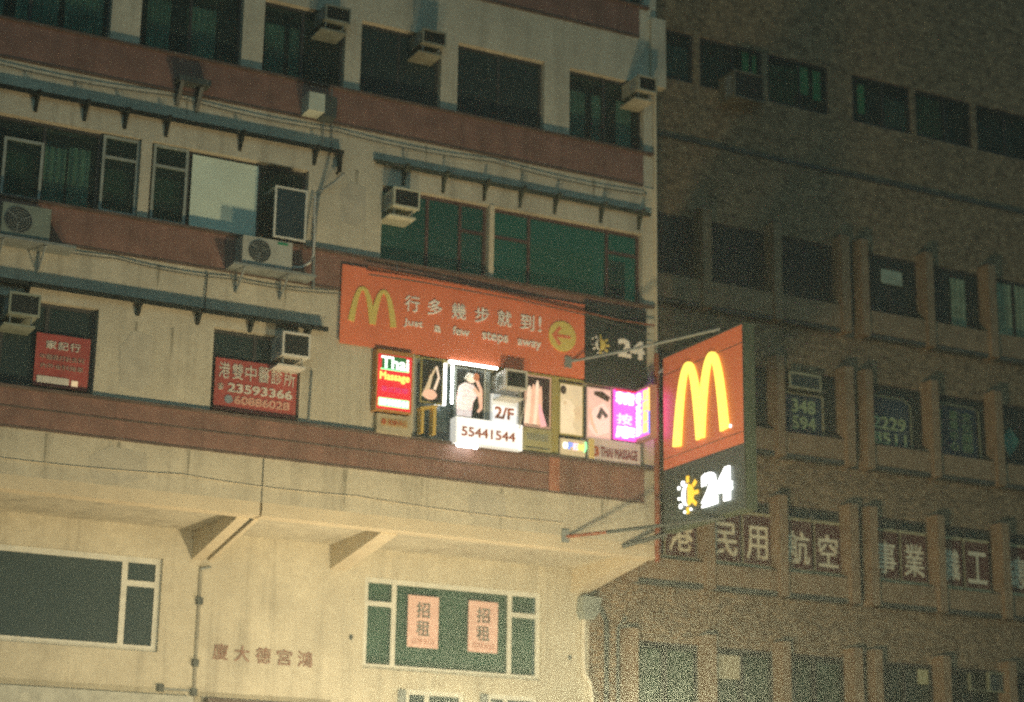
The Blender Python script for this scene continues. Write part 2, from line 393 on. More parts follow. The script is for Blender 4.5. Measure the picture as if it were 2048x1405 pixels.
# lower wall
lowh = [(2.2,5.6,5.69,7.27),(6.5,10.06,5.69,7.27),(13.79,17.35,5.68,7.30),(14.64,15.80,4.5,5.37),(16.26,17.28,4.5,5.39)]
w_ = wall('lower_wall', -1.0, XE, 0.0, 7.80, 2.5, 2.78, lowh, cream, None)
w_.parent = cb; w_.matrix_parent_inverse = cb.matrix_basis.inverted()
cpart(B(10.705, 10.755, 2.47, 2.5, 3.5, 7.2), 'party_seam', mat('weathered_pipe', (.26,.25,.20), .8, .2, 5))

# --- upper row windows (top floor in view)
cur_w = {1: [(5.3,6.1),(6.3,7.0),(7.1,7.75)], 2: [(8.5,8.9),(9.2,9.7)], 3: [(10.6,10.95),(11.05,11.3)], 6: [(16.55,16.95),(17.1,17.38),(17.62,17.95)], 0: [(1.7,2.6)]}
for zb, zt in ((15.33,16.72),(18.33,19.70)):
    for k, (a, b) in enumerate(F5):
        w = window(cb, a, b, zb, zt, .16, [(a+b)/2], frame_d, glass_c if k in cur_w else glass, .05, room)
        for (c, d) in cur_w.get(k, []): drape(w, c, d, zb+.06, zt-.32, .27, curtain, 5)
# --- second row, left: individually framed sashes
a, b = F4[0]; window(cb, a, b, 12.35, 13.72, .16, [2.4,3.9], frame_d, glass, .05, room)
w = window(cb, 5.9, 8.48, 12.35, 13.72, .17, [6.92,7.82], frame_d, glass_c, .05, room)
drape(w, 6.97, 7.33, 12.40, 13.40, .27, curtain, 3); drape(w, 7.37, 7.72, 12.40, 13.45, .27, curtain, 3)
B(6.36, 6.84, .26, .27, 12.42, 13.2).build('curtain', curtain, w); B(7.98, 8.42, .26, .27, 12.42, 13.2).build('curtain', curtain, w)
window(cb, 6.27, 6.91, 12.36, 13.36, .09, [], frame_g, glass_c, .045)
window(cb, 7.86, 8.47, 12.38, 13.70, .09, [], frame_g, glass_c, .045, trans={0: 13.33})
w = window(cb, 8.66, 11.42, 12.35, 13.72, .17, [9.34,10.58], frame_d, glass_c, .05, room)
B(8.80, 9.25, .26, .27, 12.42, 13.2).build('curtain', curtain, w)
B(9.39, 10.55, .10, .12, 12.40, 13.66).build('white_board', blind, w)
window(cb, 8.71, 9.31, 12.37, 13.71, .09, [], frame_g, glass_c, .045, trans={0: 13.34})
# casement standing open
sash = MB()
x0, x1, z0, z1, t = 10.70, 11.28, 12.30, 13.21, .035
sash.box(x0, x0+t, -.36, -.33, z0, z1).box(x1-t, x1, -.36, -.33, z0, z1).box(x0+t, x1-t, -.36, -.33, z0, z0+t).box(x0+t, x1-t, -.36, -.33, z1-t, z1)
sash.box(x0+.005, x0+.025, -.33, .14, z1-.03, z1-.01).box(x1-.025, x1-.005, -.33, .14, z1-.03, z1-.01)
so = sash.build('open_casement', frame_w, cb); B(x0+t, x1-t, -.35, -.34, z0+t, z1-t).build('pane', mat('navy_glass', (.02,.04,.05), .3, .2, 2), so)
# --- second row, right: tall green-lit glass with a cream post
w = window(cb, 12.79, 14.87, 12.35, 13.72, .16, [13.72,14.36], frame_r, glass_t, .055, room_g2, .8, trans={2: 13.20})
w = window(cb, 14.97, 18.04, 12.35, 13.72, .16, [15.74,17.36], frame_r, glass_t, .055, room_g, .8, trans={0: 13.2, 2: 13.30})
cpart(B(14.875, 14.965, -.02, 0, 12.345, 13.72), 'window_post', cream2)
B(15.82, 17.28, .5, .51, 12.4, 13.3).build('screen', mat('green_lit_screen', (.04,.2,.13), .8, .3, 1.5, emit=(.02,.18,.11), es=1.5), w)
drape(w, 17.45, 17.9, 12.4, 13.25, .4, mat('deep_green_curtain', (.03,.09,.07), .9, .3, 3), 4)
# --- third row
a, b = F3[0]; window(cb, a, b, 9.30, 10.72, .16, [2.7], frame_d, glass, .05, room)
window(cb, 5.4, 7.98, 9.30, 10.72, .16, [6.5,7.2], frame_d, glass, .06, room)
window(cb, 9.90, 11.43, 9.30, 10.72, .16, [10.66], frame_d, glass, .06, room, trans={})
w3 = window(cb, 13.50, 18.06, 9.30, 10.72, .16, [13.95,14.92,15.6,16.22,16.84,17.40], frame_g, glass_b, .05, room, trans={3: 9.74, 4: 9.66, 5: 9.69, 6: 9.69})
# bits of the massage parlour window structure
cpart(B(16.16, 16.30, -.02, .12, 9.30, 10.71), 'window_post', olive)
cpart(B(13.50, 18.06, -.03, .02, 10.70, 10.735), 'head_trim', olive)
cpart(B(13.50, 18.06, -.05, .02, 9.27, 9.31), 'sill', mat('pale_olive', (.45,.42,.3), .6, .1, 4))
cpart(B(13.50, 13.56, 0.03, .12, 9.31, 10.70).box(17.98, 18.05, .03, .12, 9.31, 10.70), 'jamb', metal_g)
# --- lower windows
w = window(cb, 2.2, 5.6, 5.69, 7.27, 2.60, [2.9], frame_w, glass_b, .10, room)
w = window(cb, 6.50, 10.06, 5.69, 7.27, 2.60, [9.43], frame_w, glass_b, .10, room, trans={1: 6.82})
w = window(cb, 13.79, 17.35, 5.68, 7.30, 2.60, [14.39,16.72], frame_w, glass_c, .09, None, trans={0: 6.84, 2: 6.86})
B(13.85, 17.3, 2.75, 2.76, 5.7, 7.28).build('blind', mat('teal_blind', (.24,.36,.31), .8, .2, 1.5), w)
for a, b, zt in ((14.64,15.80,5.37),(16.26,17.28,5.39)):
    window(cb, a, b, 4.5, zt, 2.58, [(a*2+b)/3+.05], frame_w, glass_b, .09, room)
    cpart(B(a-.16, a-.02, 2.44, 2.5, 5.05, zt-.03), 'shutter_hinge', metal_g)

# --- metal sun canopies with brackets
def canopy(x0, x1, z, d, br, big_end=False, hh=.34, m=None):
    m = m or mat('black_canopy_metal', (.022,.028,.027), .9, .3, 6, spec=.08)  # very dark matte metal
    mb = MB(); seg = 8; pts = []
    mb.prismx([(0, z+.05), (0, z+.02), (-d, z-.03), (-d, z)], x0, x1)   # sloping sheet
    mb.box(x0, x1, -d-.02, -d, z-.07, z+.01)
    c = mb.build('canopy', m, cb)
    for x in br:
        MB().prismx([(-.004, z+.01), (-.004, z-hh), (-.03, z-hh), (-.07, z-.20), (-.15, z-.10), (-.24, z-.05), (-.24, z+.01)], x-.025, x+.025).build('bracket', m, c)
    if big_end:
        MB().tube([(x1-.05,-d+.02,z-.05),(x1-.06,-d+.02,z-.38),(x1-.1,-d+.05,z-.42)], .045).build('downspout', m, c)
    return c
canopy(-.5, 11.98, 14.13, .15, [2.0,4.1,6.7,7.5,8.17,8.87,10.16,11.5], True, .30)
canopy(12.60, 18.16, 14.11, .10, [13.17,13.94,14.75,15.47,16.18,17.14,17.95], False, .34, mat('canopy_green_metal', (.055,.065,.05), .9, .3, 5, spec=.1))
canopy(-.5, 11.80, 10.92, .22, [2.5,4.5,6.8,8.6,9.6,10.5,11.5], False, .22)

# --- pipes on the facade
cpart(MB().tube([(11.90,-.42,13.62),(11.80,-.25,13.50),(11.66,-.06,13.40),(11.60,-.05,13.28),(11.56,-.05,12.8),(11.55,-.05,12.35),(11.56,-.08,11.6)], .028), 'waste_pipe', metal_g)
dp = MB().tube([(18.20,2.42,7.05),(18.20,2.42,6.1),(18.22,2.42,5.86),(18.34,2.42,5.70),(18.38,2.42,5.4),(18.38,2.42,0.2)], .05, 10)
cpart(dp, 'downpipe', mat('white_pipe', (.66,.62,.5), .5, .1, 4))
cpart(MB().prism([(18.10,7.28),(18.50,7.28),(18.44,7.0),(18.34,6.86),(18.14,6.86),(18.08,7.0)], 2.25, 2.499), 'rainwater_hopper', mat('hopper_metal', (.26,.30,.27), .5, .2, 5))
cpart(MB().tube([(10.9,2.46,7.2),(10.72,2.46,7.15)], .02), 'conduit', metal_g)
for x, z in ((10.73,6.6),(10.72,5.55),(10.14,5.1),(10.72,5.06)):
    cpart(B(x-.05, x+.05, 2.42, 2.5, z-.06, z+.06), 'junction_box', metal_d)
cpart(B(10.14, 10.74, 2.465, 2.49, 5.07, 5.10), 'conduit', metal_g)
# rusty stubs sticking out of the wall
for x, z in ((9.02,14.66),(9.36,14.62)):
    cpart(MB().prismx([(0,z+.1),(0,z-.25),(-.05,z-.25),(-.28,z+.1)], x-.03, x+.03), 'bracket', metal_d)
cpart(B(8.95, 9.50, -.3, -.01, 14.76, 14.86), 'bracket_plate', metal_d)
for x, z in ((13.55,6.2),(17.95,6.15)): cpart(MB().disc(x, z, .04, .05, 2.49, 2.5, 10), 'wall_hole', conc_d)

def droop(pts, sag, rr, m, name='cable'):
    out = []
    for p, q in zip(pts, pts[1:]):
        for k in range(9):
            t = k/9; out.append(tuple(p[i]+(q[i]-p[i])*t - (4*sag*t*(1-t) if i == 2 else 0) for i in range(3)))
    out.append(pts[-1]); cpart(MB().tube(out, rr, 6), name, m)
droop([(5.5,-.07,11.62),(8.2,-.07,11.58),(10.1,-.07,11.55),(12.0,-.07,11.60)], .05, .012, metal_d)
droop([(6.0,-.07,14.50),(8.9,-.07,14.55),(11.9,-.07,14.50),(14.9,-.07,14.52),(18.1,-.07,14.48)], .06, .011, metal_d)
droop([(6.0,-.03,8.15),(9.5,-.03,8.2),(12.5,-.03,8.17),(16.4,-.03,8.12)], .04, .008, cream2)
droop([(11.75,-.05,15.28),(11.80,-.05,14.2)], .0, .012, metal_g); droop([(13.1,-.04,12.3),(13.1,-.04,12.0)], .0, .012, metal_g)
droop([(9.72,-.04,11.6),(9.70,-.04,10.95)], 0, .012, metal_d); droop([(11.62,-.04,10.2),(11.60,-.04,9.3)], 0, .014, metal_g)
for x0, z0, w, h in ((8.05,7.98,.9,.5),(14.6,8.05,.7,.45),(8.4,9.5,.5,.9),(12.05,12.9,.45,.7),(16.4,6.2,.0,.0)):   # plaster patches, a shade off
    if w: cpart(MB().prism([(x0,z0),(x0+w*.6,z0-.04),(x0+w,z0+.1),(x0+w*.95,z0+h),(x0+w*.3,z0+h+.05),(x0-.05,z0+h*.7)], -.004, 0), 'plaster_patch', mat('patch_plaster', (.47,.44,.35), .9, .12, 4))
def streak(x, z, l, w): cpart(MB().prism([(x-w,z),(x+w,z),(x+w*.6,z-l*.6),(x+.004,z-l),(x-.004,z-l),(x-w*.5,z-l*.5)], -.003, 0), 'drip_stain', mat('drip_grime', (.30,.28,.21), .95, .2, 6))
for x, z, l in ((11.2,15.3,.0),(8.45,8.6,.7),(9.6,8.61,.45),(12.3,8.6,.6),(13.7,8.61,.35),(15.2,8.6,.75),(17.2,8.6,.5),(7.3,8.6,.5),(8.9,11.62,.4),(11.1,11.62,.35),(12.3,13.9,.5),(9.2,14.6,.4),(13.6,14.6,.45),(15.5,14.6,.3),(17.0,14.6,.4),(10.9,9.28,.0),(8.6,10.6,.7),(9.2,10.6,.5)):
    if l: streak(x, z, l, .02+.03*random.random())

# name of the block in red characters on the lower wall
nm = empty('building_name', (11, 2.5, 5.7), 'row of five faded red characters on the cream lower wall', 'lettering')
bpy.context.view_layer.update()
for k, ch in enumerate('廈大德宮鴻'):
    text('character', ch, 11.03+.385*k, 5.64-.006*k, .27, .27, 2.485, mat('faded_red_char', (.26,.15,.11), .7, .2, 8), nm, bold=.012)

# ================================================================ SHOPS AT STREET LEVEL (their fascias just reach into view)
sh = empty('shop_fascia', (7, 2.4, 4.4), 'long pale shop fascia board along the foot of the cream wall on the left', 'sign')
B(2.0, 10.66, 2.28, 2.5, 3.9, 4.97).build('board', offw, sh).matrix_parent_inverse = Matrix.Translation((-7,-2.4,-4.4))
sh2 = empty('shop_fascia', (12, 2.4, 4.4), 'dark shop fascia board whose top edge shows below the red characters', 'sign')
B(10.92, 13.2, 2.30, 2.5, 3.9, 4.97).build('board', mat('dark_brown_board', (.10,.075,.06), .6, .2, 3), sh2).matrix_parent_inverse = Matrix.Translation((-12,-2.4,-4.4))
for k, (a, b) in enumerate(((1.0,6.0),(6.5,10.5),(11.2,14.2),(14.6,18.0))):
    s = B(a, b, 2.2, 2.5, 2.75, 3.75).build('shop_lightbox', e_shop)
    tag(s, ['far left lit shop sign box at street level', 'lit shop sign box under the pale fascia board',
            'lit shop sign box under the dark fascia board', 'lit shop sign box nearest the brick building'][k], 'sign', 'lit shop signs at street level')
    s2 = B(a+.2, b-.2, 2.46, 2.499, .15, 2.6).build('shopfront', room)
    tag(s2, ['far left shop shutter at pavement level', 'shop shutter below the second lit sign', 'shop shutter below the third lit sign', 'shop shutter nearest the brick building'][k], 'shopfront')
def flood(x, y, z, w, lab):  # added long-armed lamps aimed up; they stand in for shop light from below
    f = empty('soffit_uplight', (x, y, z), lab, 'floodlight', 'added uplights below the soffit'); bpy.context.view_layer.update()
    MB().tube([(x, 2.28, z-.1), (x, (y+2.28)/2, z-.02), (x, y, z-.06)], .02).build('arm', metal_d, f)
    B(x-.12, x+.12, y-.05, y+.07, z-.08, z-.03).build('housing', metal_d, f)
    l = bpy.data.lights.new('floodlight_bulb', 'AREA'); l.size = .2; l.energy = w; l.color = (1,.84,.58); l.spread = rad(170)
    lo = bpy.data.objects.new('floodlight_bulb', l); COL.objects.link(lo); lo.location = (x, y, z+.02)
    lo.rotation_euler = (rad(180-18), 0, 0); lo.parent = f; lo.matrix_parent_inverse = f.matrix_basis.inverted()
flood(8.0, -.4, 3.3, FLOOD_W*.28, 'added soffit uplight by the pale fascia board'); flood(12.9, -.4, 3.35, FLOOD_W*1.1, 'added soffit uplight by the dark fascia board')
flood(16.6, -.4, 3.3, FLOOD_W*.7, 'added soffit uplight nearest the brick building')

# unseen street light, split in two to soften shadows; the short posts are invented
def lamp(x, y, z, w, lab):
    f = empty('street_lamp', (x, y, 0), lab, 'street lamp', 'short street lamps lighting the facades'); bpy.context.view_layer.update()
    MB().tube([(x,y,.1),(x,y,1.0)], .09, 12).tube([(x,y,1.0),(x,y,z-.3)], .055, 12).build('post', metal_d, f)
    g = MB(); n = 12
    prof = [(.08,z-.28),(.17,z-.18),(.19,z-.05),(.15,z+.06),(.05,z+.12)]
    for i, (r, zz) in enumerate(prof): g.v += [(x+r*math.cos(2*math.pi*q/n), y+r*math.sin(2*math.pi*q/n), zz) for q in range(n)]
    for i in range(len(prof)-1): g.f += [(i*n+q, i*n+(q+1) % n, (i+1)*n+(q+1) % n, (i+1)*n+q) for q in range(n)]
    gl = g.build('lamp_glass', e_lamp, f)
    MB().prism([(x-.1,z+.12),(x+.1,z+.12),(x,z+.2)], y-.1, y+.1).build('cap', metal_d, f)
    l = bpy.data.lights.new('street_lamp_bulb', 'POINT'); l.energy = w; l.shadow_soft_size = .35; l.color = (1,.77,.43)
    lo = bpy.data.objects.new('street_lamp_bulb', l); COL.objects.link(lo); lo.location = (x, y, z+.45)
    lo.parent = f; lo.matrix_parent_inverse = f.matrix_basis.inverted()
lamp(10.7, -7.4, 2.8, LAMP_W*.30, 'unseen short street lamp added in the road below the phone lightbox')
lamp(13.6, -7.4, 2.8, LAMP_W*.80, 'unseen short street lamp added in the road below the big banner')
lamp(6.0, -27.5, 3.2, LAMP_W*.08, 'short street lamp on the far pavement beside the camera')

# ================================================================ AIR CONDITIONERS
def aircon(x, z, yf, w, h, d, lab, m=offw, shelf=True, side='open', gm=grille):
    f = empty('window_air_conditioner', (x+w/2, yf+d, z), lab, 'air conditioner', 'window air conditioners on the facades'); bpy.context.view_layer.update()
    t = .035
    B(x+.01, x+w-.01, yf+.03, yf+d, z+.01, z+h-.01).build('casing', m, f)
    B(x, x+t, yf-.01, yf+.03, z, z+h).box(x+w-t, x+w, yf-.01, yf+.03, z, z+h).box(x+t, x+w-t, yf-.01, yf+.03, z, z+t).box(x+t, x+w-t, yf-.01, yf+.03, z+h-t, z+h).build('front_frame', m, f)
    g = MB()
    for k in range(9): g.box(x+t, x+w-t, yf+.004, yf+.014, z+t+(h-2*t)*k/9+.006, z+t+(h-2*t)*(k+.55)/9)
    B(x+t, x+w-t, yf+.02, yf+.0295, z+t, z+h-t).build('coil', gm, f); g.build('grille', gm, f)
    v = MB()
    for k in range(6): v.box(x+.002, x+.0095, yf+.10+.04*k, yf+.12+.04*k, z+.08, z+h-.08)
    v.build('side_vent', metal_g, f)
    if shelf:
        B(x-.04, x+w-.04, yf+.06, yf+d, z-.16, z-.13).build('drip_tray', m, f)
        MB().tube([(x+.06,yf+.1,z-.13),(x+.06,yf+.1,z+.01)], .012).tube([(x+w-.1,yf+.1,z-.13),(x+w-.1,yf+.1,z+.01)], .012).build('hanger', metal_g, f)
    return f
aircon(11.43, 16.38, -.40, .48, .30, .55, 'grimy air conditioner high up, just left of the third cream pier', mat('grimy_dim_white', (.20,.22,.18), .6, .2, 5))  # the three top casings are darkened in colour for the dim light there
aircon(13.28, 16.36, -.40, .47, .28, .55, 'dark air conditioner with one pale edge under the top floor window head', mat('grimy_dim_white2', (.24,.24,.18), .6, .2, 5))
aircon(17.66, 16.34, -.50, .41, .31, .62, 'box air conditioner jutting at the top right corner of the cream block', mat('grimy_dim_white3', (.40,.38,.28), .6, .2, 5))
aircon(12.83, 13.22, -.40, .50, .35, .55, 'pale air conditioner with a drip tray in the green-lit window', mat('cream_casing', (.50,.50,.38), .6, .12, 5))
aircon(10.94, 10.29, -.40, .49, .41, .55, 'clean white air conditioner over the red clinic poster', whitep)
aircon(6.46, 10.32, -.40, .49, .36, .55, 'dim air conditioner above the far left red poster', mat('grimy_dim_white4', (.24,.27,.21), .6, .15, 5))
aircon(15.04, 10.29, -.40, .43, .34, .55, 'bright white air conditioner over the 2/F notice', whitep)

def condenser(x, z, w, h, lab, badge=True, m=offw):
    f = empty('condenser_unit', (x+w/2, -.1, z), lab, 'air conditioner', 'outdoor condenser units with round fans'); bpy.context.view_layer.update()
    yf = -.40
    B(x, x+w, yf, -.05, z, z+h).build('casing', m, f)
    cx, cz, r = x+w*.34, z+h*.5, h*.42
    MB().disc(cx, cz, r, r, yf-.006, yf).build('fan_opening', grille, f)
    g = MB()
    for k in range(1, 6):
        rr = r*k/5.2; pts = [(cx+rr*math.cos(a), cz+rr*math.sin(a)) for a in [2*math.pi*q/24 for q in range(25)]]
        g.stroke(pts, .007, yf-.016, yf-.009)
    for k in range(3):
        a = 2*math.pi*k/3+.4
        g.stroke([(cx+.03*math.cos(a), cz+.03*math.sin(a)), (cx+r*math.cos(a), cz+r*math.sin(a))], .012, yf-.017, yf-.008)
    g.build('fan_guard', metal_g, f)
    if badge: B(x+w*.70, x+w*.90, yf-.008, yf, z+h*.86, z+h*.95).build('badge', mat('green_badge', (.02,.25,.12), .5, .05, 3), f)
    t = MB().box(x-.16, x+w+.42, -.46, -.0, z-.07, z-.03)
    t.build('support_shelf', metal_g, f)
    for xx in (x+.05, x+w-.05):
        MB().tube([(xx,-.03,z-.42),(xx,-.42,z-.08)], .018).tube([(xx,-.03,z-.42),(xx,-.03,z-.08)], .018).build('strut', metal_g, f)
    return f
condenser(10.17, 11.76, .87, .47, 'pale condenser unit with round fan and green badge under the open casement')
condenser(6.24, 11.58, .76, .52, 'shadowed condenser unit at the far left edge of the facade', False, mat('shaded_casing', (.19,.23,.19), .6, .15, 5))  # shade at the left end put into a darker casing colour
tag(MB().tube([(11.04,-.3,11.84),(11.25,-.3,11.87),(11.40,-.28,11.98),(11.47,-.25,12.15),(11.49,-.2,12.5),(11.50,-.12,13.0),(11.52,-.08,13.25)], .022).build('refrigerant_hose', whitep),
    'pale hose curving up from the condenser with the green badge', 'hose')
tag(MB().tube([(15.49,-.35,10.2),(15.46,-.32,10.0),(15.41,-.3,9.8),(15.39,-.28,9.62)], .01).build('drain_hose', whitep),
    'thin white hose hanging from the air conditioner over the 2/F notice', 'hose')
cbx = empty('cabinet', (11.4, -.2, 14.65), 'small pale cabinet fixed on the upper red band', 'cabinet'); bpy.context.view_layer.update()
B(11.21, 11.50, -.40, -.05, 14.66, 14.99).build('body', mat('pale_cabinet', (.52,.56,.46), .6, .1, 4), cbx); B(11.50, 11.74, -.36, -.05, 14.62, 15.0).build('dark_side_box', metal_d, cbx)
MB().tube([(11.62,-.08,14.62),(11.63,-.05,14.3)], .012).build('cable', metal_g, cbx)

# ================================================================ THE BIG BANNER
bn = empty('wall_banner', (15, -.1, 11.4), 'long red banner with yellow arches and a yellow arrow above the massage windows', 'sign'); bpy.context.view_layer.update()
mb = MB(); n = 40; x0, x1 = 12.06, 16.77
def sag(x): return .012*math.sin(x*3.1)+.02*math.sin(x*1.3+1)
for k in range(n):      # gently wrinkled sheet with thickness
    a = x0+(x1-x0)*k/n; b = x0+(x1-x0)*(k+1)/n; ya, yb = -.10+sag(a)*.3, -.10+sag(b)*.3
    mb.quad((a,ya,10.74),(b,yb,10.74),(b,yb,12.12),(a,ya,12.12)); mb.quad((b,yb+.03,10.74),(a,ya+.03,10.74),(a,ya+.03,12.12),(b,yb+.03,12.12))
mb.quad((x0,-.1+sag(x0)*.3,10.74),(x0,-.1+sag(x0)*.3,12.12),(x0,-.07+sag(x0)*.3,12.12),(x0,-.07+sag(x0)*.3,10.74))
mb.build('red_sheet', red, bn)
B(16.775, 18.06, -.105, -.07, 10.68, 12.19).build('black_panel', black, bn)
YB = -.122
def arches(mb, x, z, w, h, t0, t1, y0, y1, ang=0):
    for c in (0, 1):
        pts = []; ws = []
        for k in range(33):
            u = k/32; xx = (c*.5+.5*u)*w; zz = h*(1-abs(2*u-1)**2.3)
            pts.append((x+xx, z+zz)); ws.append(t1+(t0-t1)*abs(2*u-1)**1.2)
        # outer legs lean out a little, so the mark widens to its feet
        mb.stroke(pts, ws, y0-.001*c, y1)
    return mb
arches(MB(), 12.25, 11.14, .78, .60, .115, .065, YB, YB+.02).build('arches_mark', yellow, bn)
for ch, cx in zip('行多幾步就到', (13.37,13.80,14.26,14.71,15.15,15.60)):
    text('character', ch, cx-.135, 11.47, .27, .28, YB, signw, bn, bold=.012)
text('character', '!', 15.83, 11.47, .045, .28, YB, signw, bn, bold=.01)
for wd, a, b in (('Just',13.22,13.58),('a',13.80,13.92),('few',14.15,14.47),('steps',14.72,15.22),('away',15.42,15.88)):
    dz = -.055 if wd in ('away',) else (-.05 if 'p' in wd else 0); hh = {'Just':.15,'a':.105,'few':.15,'steps':.19,'away':.155}[wd]
    text('word', wd, a, 11.18+dz, b-a, hh, YB, signw, bn, bold=.018)
MB().disc(16.31, 11.46, .275, .28, YB, YB+.02).build('yellow_disc', yellow, bn)
MB().stroke([(16.12,11.46),(16.47,11.46)], .055, YB-.006, YB-.001).build('arrow', red, bn)
MB().stroke([(16.26,11.62),(16.13,11.46),(16.26,11.30)], .07, YB-.007, YB-.002).build('arrow', red, bn)
def sunmoon(mb_y, mb_w, cx, cz, r, y):
    mb_y.prism([(cx,cz-r)]+[(cx+r*math.sin(a), cz-r*math.cos(a)) for a in [math.pi*k/14 for k in range(1,14)]]+[(cx,cz+r)], y, y+.02)
    out = [(cx-r*math.sin(a), cz-r*math.cos(a)) for a in [math.pi*k/14 for k in range(15)]]
    inn = [(cx-r*.12-r*.42*math.sin(a), cz-r*.92*math.cos(a)) for a in [math.pi*(14-k)/14 for k in range(15)]]
    mb_w.prism(out+inn, y, y+.02)
    for a in (90, 38, 0, -38, -90):
        ca, sa = math.cos(rad(a)), math.sin(rad(a))
        mb_y.stroke([(cx+1.15*r*ca, cz+1.15*r*sa), (cx+1.75*r*ca, cz+1.75*r*sa)], r*.36, y, y+.02)
    for a, q, s in ((125,1.45,.24),(150,1.75,.17),(185,1.5,.14),(215,1.5,.22),(250,1.6,.13),(290,1.5,.12)):
        mb_w.disc(cx+q*r*math.cos(rad(a)), cz+q*r*math.sin(rad(a)), r*s, r*s, y, y+.02, 10)
ys, ws = MB(), MB(); sunmoon(ys, ws, 17.09, 11.42, .105, YB)
ys.build('sun_mark', yellow, bn); ws.build('moon_mark', signw, bn)
text('numeral', '24', 17.47, 11.27, .52, .31, YB, signw, bn, bold=.05)
MB().tube([(12.5,-.17,12.13),(14,-.17,12.09),(15.2,-.17,12.05),(16.5,-.17,11.98),(17.4,-.17,11.92),(18.2,-.17,11.93)], .016).build('tie_cable', rust, bn)
MB().tube([(12.5,-.2,11.98),(13.4,-.2,12.0),(15.5,-.2,11.97),(16.8,-.2,11.9),(18.1,-.17,11.75)], .012).build('tie_cable', metal_d, bn)

# ================================================================ PROJECTING LIGHTBOX
bl = empty('projecting_sign', (18.3, -1.7, 9.6), 'large projecting sign box with glowing yellow arches and a white 24 on black', 'sign'); bpy.context.view_layer.update()
X = 18.20
B(X, X+.21, -3.05, -.45, 8.05, 11.25).build('box', mat('sign_box_green', (.09,.12,.08), .6, .2, 3), bl)
B(X-.012, X, -3.02, -.47, 9.17, 11.22).build('red_face', e_redface, bl)
B(X-.012, X, -3.02, -.47, 8.07, 9.165).build('black_face', mat('black_face', (.05,.075,.075), .45, .15, 2), bl)
arches(MB(), .98, 9.50, 1.52, 1.37, .235, .15, -.075, -.03).swapx(X).build('arches_mark', e_yel, bl)
B(X-.016, X-.0125, -3.02, -.47, 10.90, 10.912).build('panel_seam', conc_d, bl); B(X-.016, X-.0125, -3.02, -.47, 9.36, 9.37).build('panel_seam', conc_d, bl); B(X-.02, X-.012, -3.05, -.45, 11.22, 11.25).build('edge_trim', metal_d, bl); B(X-.02, X-.012, -3.05, -3.02, 8.05, 11.22).build('edge_trim', metal_d, bl)
text('registered_mark', '®', 2.60, 9.50, .06, .06, -.03, e_white, bl, face='x', X=X)
ys, ws = MB(), MB(); sunmoon(ys, ws, 1.30, 8.58, .19, -.05)
ys.swapx(X).build('sun_mark', e_yel2, bl); ws.swapx(X).build('moon_mark', e_white, bl)
text('numeral', '24', 1.80, 8.31, .84, .50, -.06, e_white, bl, face='x', X=X, bold=.07, depth=.03)
MB().tube([(X-.06,-.32,7.55),(X-.06,-.32,11.35)], .05).build('mounting_post', rust, bl)
MB().tube([(16.43,-.02,11.02),(17.2,-.9,11.14),(18.22,-2.3,11.33)], .028).tube([(18.0,-.02,10.75),(18.25,-.5,11.1)], .03).build('steel_arm', metal_g, bl)
MB().tube([(16.46,-.02,7.88),(16.95,-.6,7.92)], .03).build('steel_arm', rust, bl)
MB().tube([(16.95,-.6,7.92),(18.25,-2.3,8.02)], .032).tube([(17.6,-.02,7.82),(18.22,-.5,8.02)], .04).build('steel_arm', metal_d, bl)
B(16.38, 16.52, -.05, -.0, 7.78, 8.0).build('wall_plate', metal_g, bl); B(16.36, 16.50, -.13, -.10, 10.9, 11.1).build('wall_plate', metal_g, bl)

# ================================================================ SIGNS AND POSTERS ON THE CREAM BLOCK
# clinic poster
p = empty('window_poster', (10.7, .05, 9.8), 'red clinic poster with two phone numbers in the second window', 'poster', 'red posters in the left windows'); bpy.context.view_layer.update()
B(9.98, 11.40, .07, .09, 9.36, 10.23).build('sheet', posterred, p)
for k, ch in enumerate('港雙中醫診所'): text('character', ch, 10.04+.226*k, 9.90, .19, .26, .055, posterwhite, p, bold=.004)
text('phone_number', '☎', 10.03, 9.70, .11, .10, .055, posterwhite, p); text('phone_number', '23593366', 10.21, 9.68, 1.11, .14, .055, posterwhite, p, bold=.03)
text('phone_number', '60886028', 10.33, 9.49, .95, .13, .055, mat('poster_salmon', (.62,.35,.26), .6, .1, 6), p, bold=.03)
MB().disc(10.23, 9.55, .07, .07, .055, .069, 14).build('blue_icon', mat('poster_grey_blue', (.22,.28,.32), .6, .2, 9), p)
# far-left poster
p = empty('window_poster', (7.5, .05, 9.8), 'small red poster with blurred white characters and a pale strip, far left', 'poster', 'red posters in the left windows'); bpy.context.view_layer.update()
B(7.04, 7.90, .07, .09, 9.37, 10.22).build('sheet', posterred, p)
for k, ch in enumerate('家記行'): text('character', ch, 7.20+.19*k, 9.98, .16, .13, .055, posterwhite, p, bold=.02)
text('line', '中醫跌打針灸科', 7.12, 9.80, .70, .085, .055, mat('poster_dim', (.45,.32,.26), .6, .1, 6), p); text('line', '內外全科推拿', 7.14, 9.66, .68, .08, .055, MATS['poster_dim'], p)
B(7.09, 7.60, .055, .068, 9.42, 9.53).build('pale_strip', posterwhite, p); B(7.64, 7.74, .055, .068, 9.42, 9.51).build('pale_strip', tan, p)
